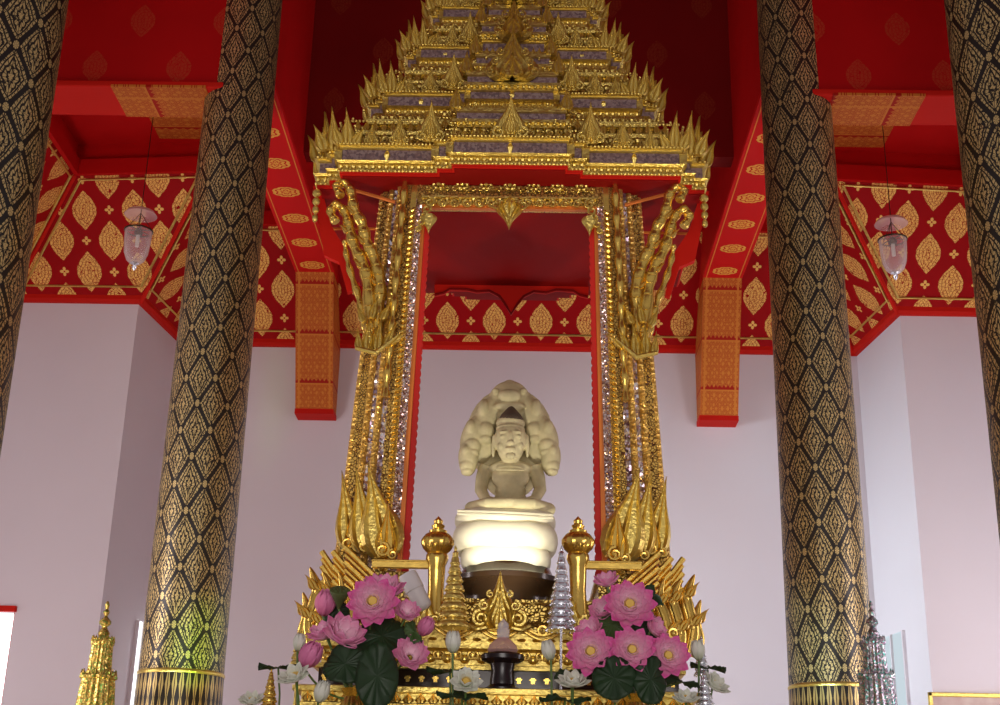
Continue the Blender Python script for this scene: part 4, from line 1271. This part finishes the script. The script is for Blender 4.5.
def bud_mesh(L, w, n=7):
    mb = MB()
    for ring, sc_ in ((0, .75), (1, 1.)):
        for k in range(n):
            a = 2 * PI * (k + .5 * ring) / n
            m4 = Matrix.Rotation(a, 4, 'Z') @ Matrix.Translation((0, -w * .18 * sc_, 0)) @ Matrix.Rotation(.22 * sc_, 4, 'X')
            nn, kk = 8, 5; vs = []
            for i in range(nn):
                f = i / (nn - 1); r_ = w * sc_ * math.sin(PI * min(.985, .1 + f * .9)) ** .75
                for j in range(kk):
                    th = (j / (kk - 1) - .5) * 1.3
                    vs.append((r_ * math.sin(th), -r_ * math.cos(th) * .8 + w * .2, f * L))
            fs = [(i * kk + j, i * kk + j + 1, (i + 1) * kk + j + 1, (i + 1) * kk + j) for i in range(nn - 1) for j in range(kk - 1)]
            mb.add(vs, fs, m4)
    return mb
open_mesh = {}
def get_mesh(key, fn, mat):
    if key not in open_mesh:
        o = fn().build('petals', mat, smooth=True)
        so = o.modifiers.new('thick', 'SOLIDIFY'); so.thickness = .0025
        open_mesh[key] = o; o.location = (0, 0, -60)
    return open_mesh[key]
def flower(kind, px, py, rpx, Y, face, label, vase, group='pink lotus flowers in the two vases', cat='flower', name='lotus_flower'):
    c = W(px, py, Y); k = (Y * .938 + (c.z - 1.5) * .345) / 1350; r = rpx * k
    t = thing(name, label, cat, c, 0, group)
    d = Vector(face).normalized(); q = d.to_track_quat('Z', 'X')
    if kind == 'open': src = get_mesh('open', open_lotus_mesh, 'petal_pink'); s_ = r / .118
    elif kind == 'half': src = get_mesh('half', lambda: open_lotus_mesh(.12, ((.12, 5, .8), (.32, 7, .95), (.55, 8, 1.0), (.8, 7, .9))), 'petal_pink'); s_ = r / .095
    elif kind == 'bud': src = get_mesh('bud', lambda: bud_mesh(.14, .055), 'petal_bud'); s_ = r / .07
    elif kind == 'white': src = get_mesh('white', lambda: open_lotus_mesh(.12, ((.2, 5, .8), (.55, 7, .95), (.9, 8, 1.0))), 'petal_white'); s_ = r / .1
    else: src = get_mesh('wbud', lambda: bud_mesh(.14, .045), 'petal_white'); s_ = r / .07
    p = src.copy(); p.name = 'petals'; COL.objects.link(p); p.parent = t; p.rotation_mode = 'QUATERNION'; p.rotation_quaternion = q; p.scale = (s_,) * 3
    off = d * (-.45 * r if kind in ('bud', 'wbud') else -.15 * r)
    if kind in ('bud', 'wbud', 'half'): off = d * (-.8 * r)
    p.location = off
    if kind in ('open', 'white'):
        m = MB(); mt = q.to_matrix().to_4x4()
        m.lathe([(0, 0), (.018, .0), (.026, .035), (.022, .04), (0, .038)], 16, mt @ Matrix.Scale(s_, 4))
        for j in range(22):
            a = j * 2 * PI / 22; m.tube([(0.02 * math.cos(a), .02 * math.sin(a), .0), (.036 * math.cos(a), .036 * math.sin(a), .04)], [.002, .003], 4, mt @ Matrix.Scale(s_, 4))
        m.build('seed_pod', 'yellow' , t, local=True).location = off + d * .006
    # sepals / stem bending to the vase
    e = Vector(vase) - c; s0 = off - d * .003
    m = MB(); pts = []
    for j in range(9):
        f = j / 8; pts.append(s0 * (1 - f) + e * f + Vector((0, .05, 0)) * math.sin(PI * f) - d * .05 * math.sin(PI * f))
    m.tube(pts, .0065, 6); m.build('stem', 'stem_green', t, smooth=True, local=True)
    return t
VL = Vector((W(352, 700, 8.05).x, 8.1, 2.30)); VR = Vector((W(636, 700, 8.05).x, 8.1, 2.30))
for v_, lb in ((VL, 'gold ribbed vase holding the pink lotuses left of the statue'), (VR, 'gold ribbed vase holding the pink lotuses right of the statue')):
    t = thing('flower_vase', lb, 'vase', (v_.x, 8.1, LEDGE), 0, 'gold ribbed vases')
    MB().lathe([(.06, 0), (.07, .02), (.045, .05), (.075, .12), (.085, .18), (.06, .24), (.045, .27), (.07, .315), (.062, .315), (.04, .27), (.05, .24), (.0, .2)], 48, lobes=20, amp=.10).build('vase_body', 'gold_smooth', t, smooth=True, local=True)
F = flower; L_, R_ = VL, VR
F('open', 373, 602, 21, 7.95, (.0, -1, .15), 'fully open pink lotus facing forward at the top of the left vase', L_)
F('half', 384, 583, 20, 8.1, (.1, -.5, .9), 'ruffled pink lotus topmost in the left vase, behind the open one', L_)
F('half', 347, 629, 20, 7.9, (.45, -.6, .6), 'pink lotus tilted left above the large leaf in the left vase', L_)
F('half', 322, 628, 15, 8.0, (-.4, -.5, .8), 'pink lotus leaning outward at the left edge of the left vase', L_)
F('bud', 325, 605, 13, 8.1, (.2, -.4, .9), 'pale pink bud below the green seed pod on the left', L_)
F('bud', 309, 657, 14, 7.95, (.55, -.4, .8), 'lowest pink lotus bud on the far left beside a white lotus', L_)
F('half', 412, 652, 16, 7.9, (.25, -.9, .3), 'pink lotus right of the big hanging leaf, lowest in the left vase', L_)
F('half', 408, 609, 12, 8.05, (.2, -.8, .6), 'small pink lotus below the white spotlight', L_)
F('bud', 425, 628, 10, 8.15, (.3, -.3, .5), 'reddish closed bud at the right edge of the left vase', L_)
F('open', 630, 605, 21, 7.95, (-.05, -1, .25), 'large open pink lotus at the top middle of the right vase', R_)
F('half', 606, 577, 12, 8.1, (-.2, -.5, .9), 'small pink lotus topmost above the right vase', R_)
F('open', 591, 652, 20, 7.88, (-.1, -1, .15), 'open pink lotus nearest the silver umbrella in the right vase', R_)
F('open', 632, 650, 19, 7.85, (.05, -1, .1), 'open pink lotus in the lower middle of the right vase', R_)
F('open', 668, 656, 18, 7.9, (.1, -1, .15), 'open pink lotus lowest and outermost in the right vase', R_)
F('half', 659, 626, 13, 8.05, (.7, -.4, .4), 'pink lotus seen side-on above the outermost right bloom', R_)
F('half', 588, 628, 14, 8.05, (-.4, -.6, .5), 'pink lotus partly hidden above the bloom nearest the silver umbrella', R_)
F('half', 602, 607, 13, 8.15, (-.3, -.7, .5), 'pink lotus tucked left of the large open bloom on the right', R_)
gw = 'white lotuses along the altar front'
wv = lambda px, Y=8.0: (W(px, 720, Y).x, Y + .02, LEDGE)
def wf(kind, px, py, r, Y, face, label): F(kind, px, py, r, Y, face, label, wv(px, Y), gw)
wf('wbud', 453, 644, 11, 8.0, (0, -.1, 1), 'tall white lotus bud standing below the golden stupa')
wf('wbud', 549, 652, 10, 8.0, (-.25, -.1, 1), 'white lotus bud leaning beside the silver umbrella pole')
wf('wbud', 299, 644, 9, 8.05, (.15, -.1, 1), 'pale green bud in front of the small golden umbrella')
wf('wbud', 615, 695, 9, 7.9, (0, -.1, 1), 'white lotus bud at the bottom edge below the right bouquet')
wf('white', 466, 683, 13, 7.9, (.1, -.9, .5), 'open white lotus at the bottom left of the black stand')
wf('white', 573, 684, 14, 7.9, (0, -.5, .8), 'spread white lotus below the large silver umbrella')
wf('white', 295, 678, 14, 7.9, (-.3, -.6, .7), 'white lotus at the far left under the pink bud')
wf('wbud', 321, 694, 11, 7.85, (.3, -.3, .9), 'plump white bud at the bottom between the left leaf and white lotus')
wf('white', 252, 702, 11, 8.0, (0, -.5, .8), 'white lotus cropped by the bottom edge at the far left')
wf('wbud', 698, 652, 10, 8.1, (-.1, -.1, 1), 'white bud leaning on the small right silver umbrella')
wf('white', 714, 686, 13, 8.05, (.5, -.5, .6), 'white lotus at the far right of the altar')
wf('white', 686, 700, 11, 7.9, (0, -.5, .8), 'white lotus cropped by the bottom edge at the right')
for o in open_mesh.values(): bpy.data.objects.remove(o)

def lotus_leaf(px, py, rpx, Y, face, label, vase, fold=.3, mat='leaf_green', sx=1., sy=1., stemd=True):
    c = W(px, py, Y); k = (Y * .938 + .4) / 1350; r = rpx * k
    t = thing('lotus_leaf', label, 'leaf', c, 0, 'green lotus leaves around the bouquets')
    n, rings = 36, 6; vs = [(0, 0, 0)]
    ph = random.uniform(0, 6)
    for i in range(1, rings + 1):
        f = i / rings
        for kk in range(n):
            a = 2 * PI * kk / n
            x = f * r * math.cos(a) * sx; y = f * r * math.sin(a) * sy
            z_ = r * (.10 * f * f * math.sin(a * 5 + ph) + .07 * f * math.sin(a * 3 + ph * 2)) - fold * (x * x) / r + .012 * f * abs(math.sin(a * 9))
            vs.append((x, y, z_))
    fs = [(0, 1 + kk, 1 + (kk + 1) % n) for kk in range(n)]
    for i in range(rings - 1):
        for kk in range(n):
            k2 = (kk + 1) % n; b_ = 1 + i * n; fs.append((b_ + kk, b_ + n + kk, b_ + n + k2, b_ + k2))
    d = Vector(face).normalized(); q = d.to_track_quat('Z', 'Y').to_matrix().to_4x4()
    o = MB().add(vs, fs, q).build('leaf_blade', mat, t, smooth=True, local=True)
    so = o.modifiers.new('thick', 'SOLIDIFY'); so.thickness = .003
    e = Vector(vase) - c
    MB().tube([Vector((0, .004, 0)), e * .4 + Vector((0, .06, .03)), e], .006, 6).build('stem', 'stem_green', t, smooth=True, local=True)
LF = lotus_leaf
LF(377, 676, 30, 7.75, (.1, -1, .1), 'long dark leaf hanging lowest in the left bouquet', L_, .5, sx=.72, sy=1.1)
LF(345, 664, 25, 7.85, (-.2, -1, .3), 'broad dark leaf under the tilted pink lotus on the left', L_, .3, sx=1., sy=.8)
LF(382, 636, 27, 8.05, (.1, -.8, .5), 'dark leaf behind the middle of the left bouquet', L_, .3)
LF(414, 632, 17, 7.95, (.4, -.6, .7), 'small lighter folded leaf right of the left bouquet', L_, 1.1, 'leaf_light', sx=.5)
LF(335, 612, 14, 8.15, (-.2, -.8, .4), 'small dark leaf below the seed pod', L_, .5)
LF(278, 668, 20, 8.1, (.0, -.12, 1), 'thin flat leaf edge-on at the far left above the white lotus', wv(278, 8.1), .0, sx=1., sy=.7)
LF(614, 678, 22, 7.8, (-.1, -1, .15), 'round dark leaf below the two lower blooms on the right', R_, .3)
LF(651, 680, 22, 7.82, (.25, -1, .1), 'pointed dark leaf at the lower right of the right bouquet', R_, .5, sx=.8, sy=1.1)
LF(612, 625, 22, 8.1, (-.1, -.8, .5), 'lighter green leaf in the middle of the right bouquet', R_, .4, 'leaf_light')
LF(648, 632, 20, 8.12, (.3, -.8, .4), 'dark leaf behind the side-on pink lotus on the right', R_, .4)
LF(655, 595, 13, 8.2, (.5, -.6, .5), 'small leaf high on the right of the right bouquet', R_, .6)
LF(682, 682, 18, 8.0, (.2, -.3, 1), 'flat dark leaf below the outermost right bloom', R_, .1)
LF(708, 668, 18, 8.2, (.1, -.15, 1), 'thin flat leaf across the right silver umbrella', wv(708, 8.2), .0)
LF(450, 672, 24, 8.1, (0, -.1, 1), 'flat leaf edge-on above the white lotus left of the black stand', wv(450, 8.1), .0, sx=1, sy=.5)
LF(462, 696, 26, 8.0, (0, -.25, 1), 'flat leaf under the white lotus left of the black stand', wv(462, 8.0), .0, sx=1, sy=.5)
LF(572, 676, 18, 8.1, (0, -.6, 1), 'dark leaf behind the spread white lotus', wv(572, 8.1), .2)
LF(565, 700, 26, 8.0, (0, -.2, 1), 'flat leaf under the spread white lotus at the bottom edge', wv(565, 8.0), .0, sx=1, sy=.5)
LF(345, 655, 14, 7.95, (-.5, -.7, .5), 'small curled leaf between the low bud and the broad leaf', L_, .8, sx=.7)
# seed pod
c = W(340, 592, 8.0); t = thing('lotus_seed_pod', 'dark green flat-topped lotus seed pod at the upper left', 'seed pod', c)
m = MB(); q = Vector((.1, -.55, .85)).normalized().to_track_quat('Z', 'Y').to_matrix().to_4x4()
m.lathe([(.008, -.11), (.018, -.08), (.045, -.03), (.062, .0), (.062, .012), (.055, .016), (0, .014)], 24, q)
for j in range(9):
    a = j * 2 * PI / 8; rr_ = .035 if j < 8 else 0; m.ball((rr_ * math.cos(a), rr_ * math.sin(a), .016), .008, 6, 4, q)
m.build('pod_head', 'pod_green', t, smooth=True, local=True)
e = L_ - c; MB().tube([q @ Vector((0, 0, -.1)), e * .5 + Vector((0, .05, 0)), e], .006, 6).build('stem', 'stem_green', t, smooth=True, local=True)

# picture frame low on the right wall
a = W(928, 692, FW - .05); fx0 = a.x; fz1 = a.z
t = thing('picture_frame', 'gold framed picture hung low on the right wall', 'picture', (fx0 + .6, FW - .03, fz1 - .5))
m = MB(); hw, hh, bw = .6, .45, .05
m.box(-hw, hw, -.03, .02, .5 - bw, .5).box(-hw, hw, -.03, .02, -hh, -hh + bw).box(-hw, -hw + bw, -.03, .02, -hh, .5).box(hw - bw, hw, -.03, .02, -hh, .5)
m.build('frame', 'gold', t, local=True, bevel=.01)
pm = Mat('painting'); n1 = pm.tex('Noise', 5, Detail=5); pm.set(Base_Color=pm.mix(n1, (.35, .12, .12), (.75, .68, .6)), Roughness=.3); M['painting'] = pm.m
MB().box(-hw + bw, hw - bw, -.005, .005, -hh + bw, .5 - bw).build('painting', 'painting', t, local=True)

# ------------------------------------------------------------------ light
def area(name, loc, target, sx, sy, e, col, spread=None):
    l = bpy.data.lights.new(name, 'AREA'); l.shape = 'RECTANGLE'; l.size = sx; l.size_y = sy; l.energy = e; l.color = col
    if spread: l.spread = R(spread)
    o = bpy.data.objects.new(name, l); COL.objects.link(o); o.location = loc
    o.rotation_euler = (Vector(target) - Vector(loc)).to_track_quat('-Z', 'Y').to_euler(); return o
def spot(name, loc, target, e, col, ang, blend=.6, size=.05):
    l = bpy.data.lights.new(name, 'SPOT'); l.energy = e; l.color = col; l.spot_size = R(ang); l.spot_blend = blend; l.shadow_soft_size = size
    o = bpy.data.objects.new(name, l); COL.objects.link(o); o.location = loc
    o.rotation_euler = (Vector(target) - Vector(loc)).to_track_quat('-Z', 'Y').to_euler(); return o
area('front_fill', (0, -4.5, 2.2), (0, 12, 4.0), 6, 3.6, 430, (1., .93, .88))  # added fill from behind the camera; no door is modelled
area('hall_fill_left', (-6.2, 9.7, 2.6), (-1.5, 17, 4.2), 1.6, 4.2, 200, (1., .89, .90))  # added fill standing inside the hall, brightens the white walls
area('hall_fill_right', (6.2, 9.7, 2.6), (1.5, 17, 4.2), 1.6, 4.2, 150, (1., .89, .94))  # weaker added fill for the walls from the right, no window here
area('side_fill_left', (-6.6, 14.6, 3.4), (4.9, 17.2, 4.2), 1.6, 4.0, 120, (.78, .93, 1.), 50)  # added cool fill for the right return; side wall has no opening
area('side_fill_right', (6.6, 14.4, 3.4), (-4, 15.6, 3.8), 2.2, 4.0, 50, (1., .90, .88))  # added faint fill across the bay from the blank right wall
spot('statue_lamp', (0.0, 9.2, 3.18), (0, STY, 4.05), 60, (1., .95, .80), 70, .8, .05)
spot('coil_lamp', (.0, 9.3, 3.2), (0, STY, 3.62), 28, (1., .95, .82), 55, .6, .05)
spot('canopy_lamp_left', (-2.3, 7.4, 1.9), (-.3, 9.3, 5.9), 260, (1., .88, .62), 50, .8, .12)
spot('canopy_lamp_right', (2.3, 7.4, 1.9), (.3, 9.3, 5.9), 260, (1., .88, .62), 50, .8, .12)
spot('column_fill_left', (-3.6, 9.2, .8), (-2.83, 12, 3.6), 340, (1., .95, .80), 50, 1., .25)  # added uplight so the left shaft is brighter low down
spot('column_fill_right', (3.6, 9.2, .8), (2.83, 12, 3.6), 240, (1., .95, .80), 50, 1., .25)  # added uplight, same purpose for the right shaft
spot('green_lamp', (-2.05, 9.7, 1.7), (-2.72, 12, 3.3), 420, (.35, 1., .15), 17, .9, .08)
spot('blue_lamp', (2.0, 9.7, 1.7), (2.62, 12, 3.3), 320, (.5, .85, 1.), 22, .9, .08)
w = bpy.data.worlds.new('world'); sc.world = w; w.use_nodes = True
bg = w.node_tree.nodes['Background']; bg.inputs[0].default_value = (.9, .8, .82, 1); bg.inputs[1].default_value = .35
vs_ = sc.view_settings
vs_.view_transform = 'Standard'; vs_.look = 'None'; vs_.gamma = 1; vs_.use_curve_mapping = False; vs_.exposure = 0.0
